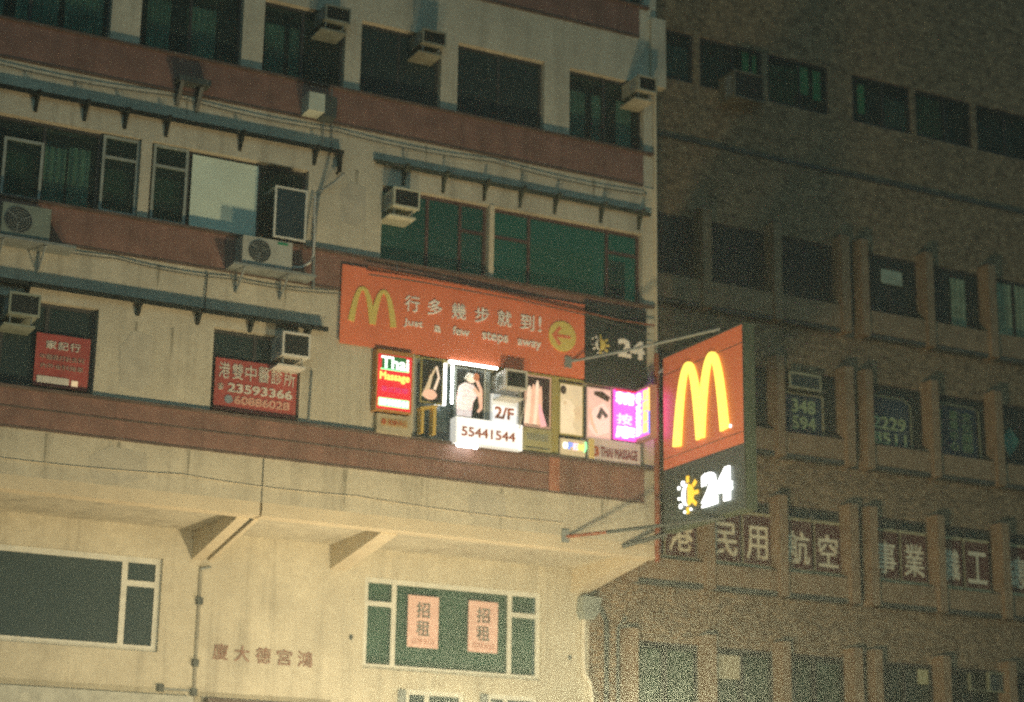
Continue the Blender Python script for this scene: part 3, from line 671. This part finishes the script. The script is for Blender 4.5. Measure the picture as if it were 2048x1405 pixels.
# LED sign Thai Massage
p = empty('led_sign', (13.1, -.1, 10.2), 'upright LED sign reading Thai in green and Massage in yellow', 'sign', 'LED signs of the massage parlour'); bpy.context.view_layer.update()
B(12.71, 13.38, -.20, -.0, 9.64, 10.70).build('box', mat('amber_case', (.45,.22,.06), .6, .1, 3), p)
B(12.735, 13.355, -.205, -.2, 9.67, 10.62).build('red_face', e_red, p)
B(12.80, 13.25, -.212, -.205, 10.35, 10.60).build('green_field', e_grnd, p)
text('word', 'Thai', 12.79, 10.38, .50, .20, -.225, e_wled, p, bold=.018)
MB().stroke([(12.78,10.36),(13.3,10.36)], .018, -.222, -.212).build('green_glow_line', e_grn, p)
text('word', 'Massage', 12.77, 10.14, .54, .17, -.225, e_ltyel, p, bold=.02)
text('characters', '泰式按摩', 12.80, 9.97, .50, .10, -.215, mat('faint_magenta', (.5,.05,.2), .5, .1, 3, emit=(.9,.05,.25), es=.5), p)
B(12.76, 13.32, -.212, -.205, 9.72, 9.86).build('green_field', e_grn, p); text('number', '55441544', 12.78, 9.74, .52, .10, -.225, e_wled, p, bold=.02)
# board below it
p = empty('small_board', (13.1, -.05, 9.45), 'small aged white board with brown characters under the upright LED sign', 'sign'); bpy.context.view_layer.update()
B(12.77, 13.41, -.15, -.0, 9.27, 9.60).build('board', mat('aged_board', (.42,.37,.25), .7, .15, 5), p); B(12.84, 13.33, -.158, -.15, 9.40, 9.53).build('band', mat('tan_band', (.42,.30,.13), .7, .1, 5), p)
MB().disc(12.89, 9.465, .045, .045, -.166, -.158, 14).build('red_dot', inkr, p); text('characters', '按摩中心', 12.97, 9.42, .34, .09, -.166, inkr, p)
# yoga poster on the sash standing open
def poster(lab, x0, x1, z0, z1, y, bgm, border=None):
    p = empty('photo_poster', ((x0+x1)/2, y, z0), lab, 'poster', 'photo posters in the massage windows'); bpy.context.view_layer.update()
    if border: B(x0-.025, x1+.025, y+.002, y+.03, z0-.025, z1+.025).build('border', border, p)
    B(x0, x1, y-.004, y+.01, z0, z1).build('sheet', bgm, p); return p
def PP(x0, x1, z0, z1): return lambda u, v: (x0+(x1-x0)*u, z0+(z1-z0)*v)
p = poster('dark poster of a raised pair of arms in the leftmost massage window', 13.60, 13.98, 9.93, 10.67, -.10, printblack, olive)
q = PP(13.60,13.98,9.93,10.67); y = -.108
MB().stroke([q(.1,.1),q(.3,.35),q(.45,.62),q(.7,.86)], [.10,.08,.05,.03], y, y+.003).build('printed_arm', tan, p)
MB().stroke([q(.7,.86),q(.82,.6),q(.62,.3)], [.03,.04,.05], y-.002, y+.003).build('printed_arm', skinl, p)
MB().disc(*q(.4,.72), .035, .05, y-.003, y+.002, 16).build('printed_head', hair, p); MB().disc(*q(.4,.17), .13, .09, y-.004, y+.001, 18).build('printed_cloth', skin, p)
tag(B(13.90, 14.08, -.06, .0, 9.92, 10.66).build('light_diffuser', e_white), 'glowing white upright strip left of the flowered poster', 'light')
tb = empty('tube_light', (14.2, -.1, 10), 'bright white fluorescent tube on top of the massage windows', 'light'); bpy.context.view_layer.update()
MB().tube([(14.10,-.12,10.69),(15.02,-.12,10.69)], .02).build('tube', e_cool, tb); MB().tube([(14.16,-.12,9.95),(14.16,-.12,10.66)], .02).build('upright_tube', e_cool, tb)
B(14.08, 15.04, -.10, -.05, 10.67, 10.715).build('batten', whitep, tb)
p = poster('poster of a woman in a flowered dress above the phone number board', 14.29, 14.82, 9.78, 10.62, -.02, printblack, frame_g)
q = PP(14.29,14.82,9.78,10.62); y = -.03
MB().prism([q(.02,.0),q(.0,.35),q(.08,.62),q(.3,.72),q(.62,.68),q(.78,.5),q(.6,.3),q(.55,.0)], y, y+.003).build('printed_dress', flower, p)
MB().stroke([q(.62,.62),q(.85,.45),q(.9,.22),q(.78,.12)], [.08,.07,.06,.05], y-.002, y+.002).build('printed_arm', skin, p)
MB().stroke([q(.9,.3),q(.88,.6),q(.72,.8)], [.05,.06,.06], y-.004, y+.001).build('printed_arm', skin, p)
MB().disc(*q(.52,.80), .085, .07, y-.004, y+.001, 18).build('printed_face', skinl, p)
MB().stroke([q(.3,.78),q(.42,.9),q(.62,.88)], [.05,.07,.05], y-.006, y-.001).build('printed_flower', signw, p)
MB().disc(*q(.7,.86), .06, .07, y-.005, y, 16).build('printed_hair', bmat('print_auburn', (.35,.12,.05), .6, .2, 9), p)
# 2/F notice
p = empty('floor_notice', (15.2, .0, 10), 'white notice reading 2/F in red brown letters', 'sign'); bpy.context.view_layer.update()
B(14.97, 15.50, -.01, .03, 9.73, 10.26).build('board', e_board2, p); B(15.01, 15.46, -.02, -.01, 9.76, 10.06).build('panel', e_board, p)
text('lettering', '2/F', 15.04, 9.83, .36, .20, -.035, inkr, p, bold=.03); B(14.86, 14.94, -.02, .05, 9.73, 10.66).build('frame_post', metal_g, p)
B(14.83, 14.85, -.02, .05, 9.73, 10.66).build('frame_post', frame_w, p)
# phone number lightbox
p = empty('phone_lightbox', (14.8, -.1, 9.5), 'glowing white lightbox with the phone number 55441544', 'sign'); bpy.context.view_layer.update()
B(14.19, 15.46, -.24, -.02, 9.25, 9.70).build('box', e_board2, p)
B(14.21, 15.41, -.246, -.24, 9.27, 9.68).build('face', e_board, p)
B(15.41, 15.465, -.255, -.24, 9.24, 9.70).box(14.19, 15.41, -.255, -.246, 9.685, 9.70).build('edge_trim', e_board, p)
text('phone_number', '55441544', 14.30, 9.38, 1.02, .16, -.262, inkr, p, bold=.02)
MB().tube([(14.24,-.2,9.22),(14.62,-.2,9.22)], .03).build('bottom_glow_tube', e_cool, p)
# yellow box lower left, small green box
p = empty('yellow_frame', (13.7, -.1, 9.5), 'small yellow framed opening beside the phone number lightbox', 'frame'); bpy.context.view_layer.update()
B(13.58, 13.63, -.16, 0, 9.36, 9.80).box(13.80, 13.86, -.16, 0, 9.36, 9.86).build('upright', mat('yellow_frame_paint', (.6,.42,.1), .6, .1, 4), p)
MB().prism([(13.56,9.76),(13.88,9.84),(13.88,9.88),(13.56,9.80)], -.17, 0).build('top_bar', MATS['yellow_frame_paint'], p)
p = empty('vent_box', (15.8, -.05, 9.5), 'olive louvred box right of the phone number lightbox', 'box'); bpy.context.view_layer.update()
B(15.56, 16.12, -.10, .05, 9.32, 9.72).build('casing', mat('olive_case', (.40,.38,.2), .6, .15, 4), p)
g = MB()
for k in range(12): g.box(15.64+.035*k, 15.655+.035*k, -.108, -.10, 9.50, 9.62)
g.build('louvre', metal_g, p); B(15.6, 16.08, -.106, -.1, 9.36, 9.38).build('slot', metal_d, p)
# hands poster
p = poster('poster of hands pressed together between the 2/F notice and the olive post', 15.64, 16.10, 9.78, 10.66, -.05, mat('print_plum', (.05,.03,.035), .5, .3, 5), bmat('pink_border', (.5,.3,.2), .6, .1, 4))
q = PP(15.64,16.10,9.78,10.66); y = -.058
for k, (u, top, w) in enumerate(((.10,.80,.10),(.28,.84,.085),(.44,.93,.075),(.58,.82,.07))):
    MB().stroke([q(u-.04,.02),q(u,.4),q(u+.01,top-.1),q(u+.02,top)], [w*1.5,w*1.15,w*.9,w*.35], y-.001*k, y+.003).build('printed_finger', (skinl if k % 2 == 0 else skin), p)
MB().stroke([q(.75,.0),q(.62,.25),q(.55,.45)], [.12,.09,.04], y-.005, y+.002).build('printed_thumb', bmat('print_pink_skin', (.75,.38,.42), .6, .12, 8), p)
# back massage poster
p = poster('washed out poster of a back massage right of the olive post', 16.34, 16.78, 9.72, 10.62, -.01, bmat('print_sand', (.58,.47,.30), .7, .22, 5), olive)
q = PP(16.34,16.78,9.72,10.62); y = -.018
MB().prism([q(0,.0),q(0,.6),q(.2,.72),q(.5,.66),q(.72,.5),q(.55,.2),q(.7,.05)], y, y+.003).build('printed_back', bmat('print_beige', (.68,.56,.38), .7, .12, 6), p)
MB().prism([q(.58,.52),q(1,.62),q(1,.36),q(.7,.28)], y-.002, y+.002).build('printed_hand', tan, p)
MB().disc(*q(.12,.88), .06, .08, y-.002, y+.002, 14).build('printed_hair', hair, p); MB().disc(*q(.2,.62), .04, .04, y-.003, y+.001, 12).build('printed_hair', tan, p)
# neck poster
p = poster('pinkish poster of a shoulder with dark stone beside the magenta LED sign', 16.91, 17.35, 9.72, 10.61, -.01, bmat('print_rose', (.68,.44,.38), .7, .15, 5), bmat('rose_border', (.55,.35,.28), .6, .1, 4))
q = PP(16.91,17.35,9.72,10.61); y = -.018
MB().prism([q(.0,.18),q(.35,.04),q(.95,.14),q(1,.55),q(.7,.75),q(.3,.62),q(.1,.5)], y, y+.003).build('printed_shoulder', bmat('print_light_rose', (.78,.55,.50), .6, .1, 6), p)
MB().stroke([q(.25,.92),q(.6,.9),q(.95,.82)], [.06,.13,.1], y-.002, y+.002).build('printed_hair', hair, p)
MB().stroke([q(.45,.4),q(.6,.58),q(.85,.45)], [.09,.13,.08], y-.003, y+.001).build('printed_stone', mat('print_stone', (.14,.12,.15), .6, .2, 9), p)
MB().stroke([q(.05,.6),q(.15,.3),q(.4,.08)], [.04,.06,.03], y-.004, y).build('printed_shadow', skin, p)
# OPEN sign
p = empty('open_sign', (16.5, -.05, 9.45), 'small LED sign reading OPEN in many colours', 'sign', 'LED signs of the massage parlour'); bpy.context.view_layer.update()
B(16.33, 16.82, -.06, .0, 9.33, 9.62).build('board', mat('pale_lit_board', (.6,.52,.36), .6, .1, 4, emit=(.9,.7,.4), es=.25), p)
for ch, x, mm in (('O',16.37,e_wled),('P',16.48,e_blue),('E',16.58,e_pink),('N',16.68,e_ltyel)): text('letter', ch, x, 9.44, .085, .11, -.075, mm, p, bold=.03)
MB().tube([(16.80,-.07,9.42),(16.83,-.07,9.50),(16.82,-.07,9.60)], .014).build('green_edge', e_grn, p)
# thai massage board
p = empty('name_board', (17.4, -.05, 9.5), 'lilac white board reading THAI MASSAGE in dark red', 'sign'); bpy.context.view_layer.update()
B(16.89, 17.95, -.06, .0, 9.30, 9.70).build('board', mat('lilac_board', (.68,.60,.62), .6, .08, 4), p)
B(16.89, 17.00, -.066, -.06, 9.32, 9.68).build('yellow_strip', mat('yellow_strip', (.75,.6,.25), .6, .08, 4), p)
text('numeral', '3', 17.0, 9.38, .08, .16, -.08, inkr, p, bold=.04); text('word', 'THAI', 17.12, 9.38, .25, .17, -.08, mat('wine_ink', (.25,.06,.08), .6, .1, 5), p, bold=.012)
text('word', 'MASSAGE', 17.42, 9.38, .46, .17, -.08, MATS['wine_ink'], p, bold=.012)
B(17.955, 17.975, -.07, 0, 9.3, 9.71).build('edge', metal_g, p)
# magenta LED sign with a face turned to the street
p = empty('led_sign', (17.7, -.2, 10.2), 'magenta LED sign with glowing characters wrapping the corner', 'sign', 'LED signs of the massage parlour'); bpy.context.view_layer.update()
B(17.42, 17.86, -.06, .0, 9.74, 10.65).build('front_box', e_mag, p)
B(17.86, 18.0, -.56, -.0, 9.72, 10.69).build('side_box', mat('led_case', (.4,.2,.2), .5, .1, 3), p)
B(17.852, 17.859, -.53, -.07, 9.78, 10.64).build('side_face', e_mag, p); B(18.001, 18.006, -.53, -.07, 9.78, 10.64).build('side_face', mat('led_violet', (.3,.02,.3), .5, 0, 1, emit=(.75,.12,1), es=3.0), p)
text('character', '精', 17.45, 10.40, .36, .20, -.08, e_wled, p, bold=.06); text('character', '按', 17.46, 10.02, .30, .19, -.08, e_pink, p, bold=.03)
text('character', '摩', 17.45, 9.78, .36, .20, -.08, e_cyan, p, bold=.06)
text('characters', '泰式按摩', .10, 9.82, .16, .78, -.012, e_cyan, p, vertical=True, bold=.04, face='x', X=17.85)
text('characters', '足底指壓', .33, 9.84, .16, .76, -.012, e_ltyel, p, vertical=True, bold=.05, face='x', X=17.85)
MB().stroke([(.53,9.79),(.53,10.2)], .035, -.02, -.008).swapx(17.86).build('blue_edge', e_blue, p); MB().stroke([(.53,10.2),(.53,10.63)], .035, -.02, -.008).swapx(17.86).build('yellow_edge', e_ltyel, p)
MB().stroke([(17.43,10.64),(17.85,10.64)], .03, -.07, -.06).build('red_edge', e_red, p)
# to-let papers
for k, (a, b) in enumerate(((14.66,15.27),(15.87,16.47))):
    p = empty('to_let_paper', (a, 2.55, 6.1), ['pink paper with two black characters in the lower window, the one on the left', 'pink paper with two black characters in the lower window, the one on the right'][k], 'poster', 'pink to-let papers'); bpy.context.view_layer.update()
    B(a, b, 2.555, 2.563, 6.12, 7.05).build('sheet', pinkp, p)
    for j, ch in enumerate('招租'): text('character', ch, a+.17, 6.66-.33*j, .26, .27, 2.545, inkd, p, bold=.012, depth=.008)
    text('phone_number', '2378 8123', a+.08, 6.19, .45, .09, 2.545, mat('faint_ink', (.45,.25,.2), .8, .1, 6), p, depth=.008)

# ================================================================ BRICK BUILDING
bb = empty('brick_building', (28, 2.8, 0), 'dark brown brick block with rows of deep framed windows on the right', 'building'); bb.matrix_basis = Matrix.Translation((28, 2.8, 0)); bpy.context.view_layer.update()
YW = 2.80; YF = 2.46
FX = [(19.20,19.41),(20.96,21.17),(22.71,22.90),(24.44,24.65),(24.95,25.14),(26.69,26.88),(28.42,28.62),(30.16,30.36),(30.68,30.88),(32.42,32.62),(34.16,34.36),(35.9,36.1)]
bays = [(a[1], b[0]) for a, b in zip(FX, FX[1:]) if b[0]-a[1] > .6]
rows = [(4.9,5.36,6.62,4.83,6.80),(7.80,8.22,9.62,7.70,9.74),(10.66,11.10,12.50,10.56,12.66),(13.52,14.02,15.40,13.42,15.55),(17.15,18.40,19.52,17.05,19.62)]
holes = [(a-.02, b+.02, r[1], r[2]) for a, b in bays for r in rows]
w_ = wall('brick_wall', XE+.002, 38.0, 0, 23.5, YW, YW+.3, holes, brick, None); w_.parent = bb; w_.matrix_parent_inverse = bb.matrix_basis.inverted()
B(XE+.002, 38, YW, YW+9, 23.5, 23.7).box(37.8, 38, YW+.3, YW+9, 0, 23.5).build('roof', conc_d, bb)
for ri, r in enumerate(rows):
    if ri == 4: B(XE+.01, 38, YW-.05, YW, 17.05, 17.15).build('shadow_ledge', conc_d, bb); continue  # dark ledge stands in for the shadow line under the top sills
    for a, b in FX:
        m_ = B(a, b, YF, YW+.02, r[3], r[4]).build('window_fin', brickfin, bb)
        B(a, b, YF+.02, YW, r[4], r[4]+.03).build('fin_cap', conc_d, bb)
    for a, b in bays:
        B(a, b, YF+.10, YW, r[0], r[1]-.01).build('sill_panel', brickfin, bb)
        B(a, b, YF+.12, YW, r[0]-.10, r[0]).build('sill_shade_strip', conc_d, bb)  # dark strip; shade on the sill underside put into its colour
for x in (24.80, 30.52):
    for r in rows[:4]: B(x-.15, x+.15, YW-.012, YW+.001, r[3], r[4]).build('recess_shade', conc_d, bb)  # flat dark plates painting the shade of a deep slot
MB().tube([(18.85,2.7,.2),(18.85,2.7,6.9),(18.72,2.7,7.15)], .05).build('soil_pipe', conc_d, bb)
MB().tube([(19.08,2.66,.2),(19.08,2.66,6.8),(19.25,2.66,7.0)], .035).build('soil_pipe', conc_d, bb)
for ri, r in enumerate(rows):
    for bi, (a, b) in enumerate(bays):
        gm = glass_c if (ri in (0,) or ri == 4) else glass
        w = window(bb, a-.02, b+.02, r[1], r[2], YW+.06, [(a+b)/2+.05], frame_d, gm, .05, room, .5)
        mid = (a+b)/2+.05
        if ri == 0:
            if bi < 4:
                cm = [mat('pale_green_blind', (.26,.34,.25), .9, .3, 5), mat('mixed_clutter', (.18,.24,.19), .9, .5, 6), mat('mixed_clutter', (.18,.24,.19), .9, .5, 6), room][bi]
                B(a+.05, mid-.05, YW+.14, YW+.15, r[1]+.05, r[2]-.12).build('blind', cm, w); B(mid+.05, b-.03, YW+.15, YW+.16, r[1]+.05, r[2]-.12).build('blind', cm, w)
        rr = random.random()
        if ri in (1, 3, 4) and rr < .55:
            cm = [mat('grey_curtain', (.20,.22,.19), .9, .3, 4), mat('olive_curtain', (.17,.19,.11), .9, .3, 4), mat('blue_curtain', (.10,.16,.18), .9, .3, 4)][int(rr*50) % 3]
            drape(w, a+.02 if rr < .3 else mid+.04, mid-.04 if rr < .3 else b-.02, r[1]+.06, r[2]-.08-rr*.5, YW+.13, cm, 3, .012)
        if ri in (1, 3) and .3 < rr < .8:
            B(a+.06, mid-.06, YW+.2, YW+.21, r[1]+.05, r[1]+.3+rr*.4).build('stored_boxes', mat('cardboard', (.22,.17,.11), .9, .3, 6), w)
# lit curtains on the top floor
lit = [(22.35,22.53,19.02,19.52),(22.62,22.84,18.72,19.50),(23.76,24.08,18.86,19.50),(24.20,24.42,18.78,19.48),(25.42,25.60,18.72,19.40)]
lo_ = empty('lit_curtains', (23.5, 3.1, 18.5), 'faint green strips of lit curtain in the top brick building windows', 'curtain'); bpy.context.view_layer.update()
for a, b, c, d in lit: drape(lo_, a, b, c, d, YW+.2, curtain_lit, 2, .015)
aircon(21.60, 18.02, 2.20, .76, .62, .60, 'box air conditioner under the lit curtains high on the brick building', mat('brown_casing', (.16,.15,.11), .6, .2, 5), False)
aircon(19.0, 14.45, 2.25, .5, .12, .5, 'slim pale box at the left end of the brick building\'s upper row', mat('pale_duct', (.22,.26,.2), .6, .2, 5), False)
p = tag(B(25.74, 26.30, YW+.01, YW+.03, 14.78, 15.10).build('notice_paper', mat('pale_green_paper', (.40,.46,.34), .8, .2, 8)), 'pale rectangular notice in an upper window of the brick building', 'poster')
cu = empty('window_curtains', (28, 3, 14), 'tall pale curtains in the far right upper windows of the brick building', 'curtain'); bpy.context.view_layer.update()
for a, b, c, d in ((27.62,28.05,14.1,15.2),(28.95,29.35,14.1,15.3),(29.45,29.85,14.1,15.3)): drape(cu, a, b, c, d, YW+.02, mat('dim_green_curtain', (.24,.30,.19), .9, .3, 4), 3, .01)
# character panels along the third row
pan = [(19.45,20.14,'香',0),(20.20,20.92,'港',0),(21.22,21.97,'民',1),(22.02,22.70,'用',1),(23.0,23.72,'航',2),(23.77,24.42,'空',2),(25.2,25.90,'事',3),(25.95,26.64,'業',3),(26.93,27.58,'職',4),(27.63,28.32,'工',4),(28.68,29.38,'總',5),(29.44,30.1,'會',5)]
desc = ['half hidden by the projecting sign', 'just below the big projecting sign', 'first panel clear of the projecting sign', 'boxy character, second clear of the projecting sign', 'left of the panel reading 空', 'left of the dark gap', 'right of the dark gap', 'many-stroked character next to 事', 'dense dim character left of the plain 工', 'plain three-stroke character near the right edge', 'dim panel cut by the right edge of the photo', 'last panel of the row beyond the right edge']
for (a, b, ch, bi), ds in zip(pan, desc):
    p = empty('character_sign', ((a+b)/2, YW, 8.7), f'maroon panel with cream {ch}, {ds}', 'sign', 'maroon character panels in the brick building windows'); bpy.context.view_layer.update()
    B(a, b, YW+.00, YW+.02, 8.33, 9.32).build('board', maroon, p)
    B(a, b, YW-.02, YW+.02, 8.26, 8.33).box(a, b, YW-.015, YW+.02, 9.32, 9.38).box(a, a+.025, YW-.012, YW+.02, 8.33, 9.32).build('trim', mat('trim_olive', (.42,.38,.22), .6, .2, 5), p)
    text('character', ch, a+.10, 8.44, b-a-.18, .66, YW-.02, creamtxt, p, bold=.012, depth=.018)
# second row window graphics
p = empty('number_poster', (23.7, 2.8, 11.5), 'navy window sheet with the numbers 348 and 594', 'poster', 'window sheets on the brick building'); bpy.context.view_layer.update()
B(22.93, 24.05, YW, YW+.02, 11.15, 11.98).build('sheet', navy, p); text('number', '348', 23.30, 11.60, .58, .28, YW-.015, greentxt, p, bold=.02); text('number', '594', 23.30, 11.24, .58, .28, YW-.015, greentxt, p, bold=.02)
B(22.95, 23.12, YW-.012, YW, 11.72, 11.92).build('red_patch', mat('dull_red', (.25,.06,.05), .7, .2, 6), p)
B(24.06, 24.09, YW-.02, YW+.02, 11.12, 12.0).box(22.93, 24.09, YW-.02, YW+.02, 11.98, 12.01).build('trim', MATS['trim_olive'], p)
sa = B(23.05, 23.85, 2.50, 2.53, 12.02, 12.06).box(23.05, 23.85, 2.50, 2.53, 12.32, 12.37).box(23.05, 23.09, 2.50, 2.53, 12.06, 12.32).box(23.81, 23.85, 2.50, 2.53, 12.06, 12.32).build('open_vent_sash', mat('olive_frame', (.44,.42,.26), .6, .15, 5))
tag(sa, 'small pale top-hung sash above the navy sheet with 348', 'window'); B(23.09, 23.81, 2.51, 2.52, 12.06, 12.32).build('pane', glass_b, sa)
MB().tube([(23.1,2.52,12.34),(23.1,2.86,12.3)], .01).tube([(23.8,2.52,12.34),(23.8,2.86,12.3)], .01).build('stay', metal_g, sa)
p = empty('number_poster', (25.8, 2.8, 11.5), 'dark window sheet with the numbers 2229 and 8511', 'poster', 'window sheets on the brick building'); bpy.context.view_layer.update()
B(25.16, 26.33, YW, YW+.02, 11.12, 12.2).build('sheet', navy, p); text('number', '2229', 25.36, 11.52, .86, .26, YW-.015, greentxt, p, bold=.02); text('number', '8511', 25.36, 11.19, .86, .25, YW-.015, greentxt, p, bold=.02)
MB().stroke([(25.16,12.22),(26.2,12.22),(26.36,12.1),(26.38,11.0)], .03, YW-.02, YW+.0).build('trim', mat('dim_trim', (.26,.28,.18), .6, .15, 5), p)
p = empty('character_poster', (27.5, 2.8, 11.5), 'dark window sheet with dim columns of green characters', 'poster', 'window sheets on the brick building'); bpy.context.view_layer.update()
B(26.93, 28.16, YW, YW+.02, 11.15, 12.25).build('sheet', navy, p)
text('characters', '海員工會', 27.0, 11.32, .22, .85, YW-.015, mat('dim_green_text', (.16,.26,.14), .7, .2, 6), p, vertical=True, bold=.02); text('characters', '康樂中心', 27.42, 11.28, .22, .88, YW-.015, MATS['dim_green_text'], p, vertical=True, bold=.02)
text('characters', '文化服務', 27.74, 11.26, .3, .88, YW-.015, MATS['dim_green_text'], p, vertical=True, bold=.02)
MB().stroke([(26.93,12.30),(28.1,12.27),(28.22,12.2),(28.24,11.0)], .03, YW-.02, YW).build('trim', MATS['dim_trim'], p)
p = tag(MB().prism([(29.05,11.3),(29.35,11.7),(29.1,12.0),(28.85,11.7)], YW, YW+.02).build('diamond_emblem', mat('teal_emblem', (.05,.22,.17), .7, .2, 5)), 'dim teal diamond emblem in the far right window of the brick building', 'emblem')
# bottom row papers and frames
tag(B(21.30, 21.92, YW, YW+.02, 6.02, 6.48).build('window_paper', mat('cream_paper', (.52,.46,.30), .8, .08, 5)), 'plain pale square sheet in the lowest brick building window', 'paper')
tag(B(26.30, 26.56, YW, YW+.02, 6.22, 6.52).build('window_paper', mat('cream_paper2', (.50,.48,.26), .8, .12, 5)), 'small bright yellowish sheet in the lowest row, right of the dark gap', 'paper')
vs = empty('fan_frame', (28.5, 2.7, 6.3), 'pale outline frame of a vent fan in the lowest row, far right', 'frame'); bpy.context.view_layer.update()
MB().box(28.0, 28.03, 2.6, 2.7, 6.15, 6.56).box(28.66, 28.69, 2.6, 2.7, 6.15, 6.56).box(28.03, 28.66, 2.6, 2.7, 6.15, 6.18).box(28.03, 28.66, 2.6, 2.7, 6.53, 6.56).box(27.5, 27.52, 2.6, 2.7, 6.15, 6.5).box(27.52, 28.0, 2.6, 2.7, 6.15, 6.17).build('frame', MATS['dim_trim'], vs)
B(28.03, 28.66, 2.65, 2.66, 6.18, 6.53).build('pane', glass_b, vs)
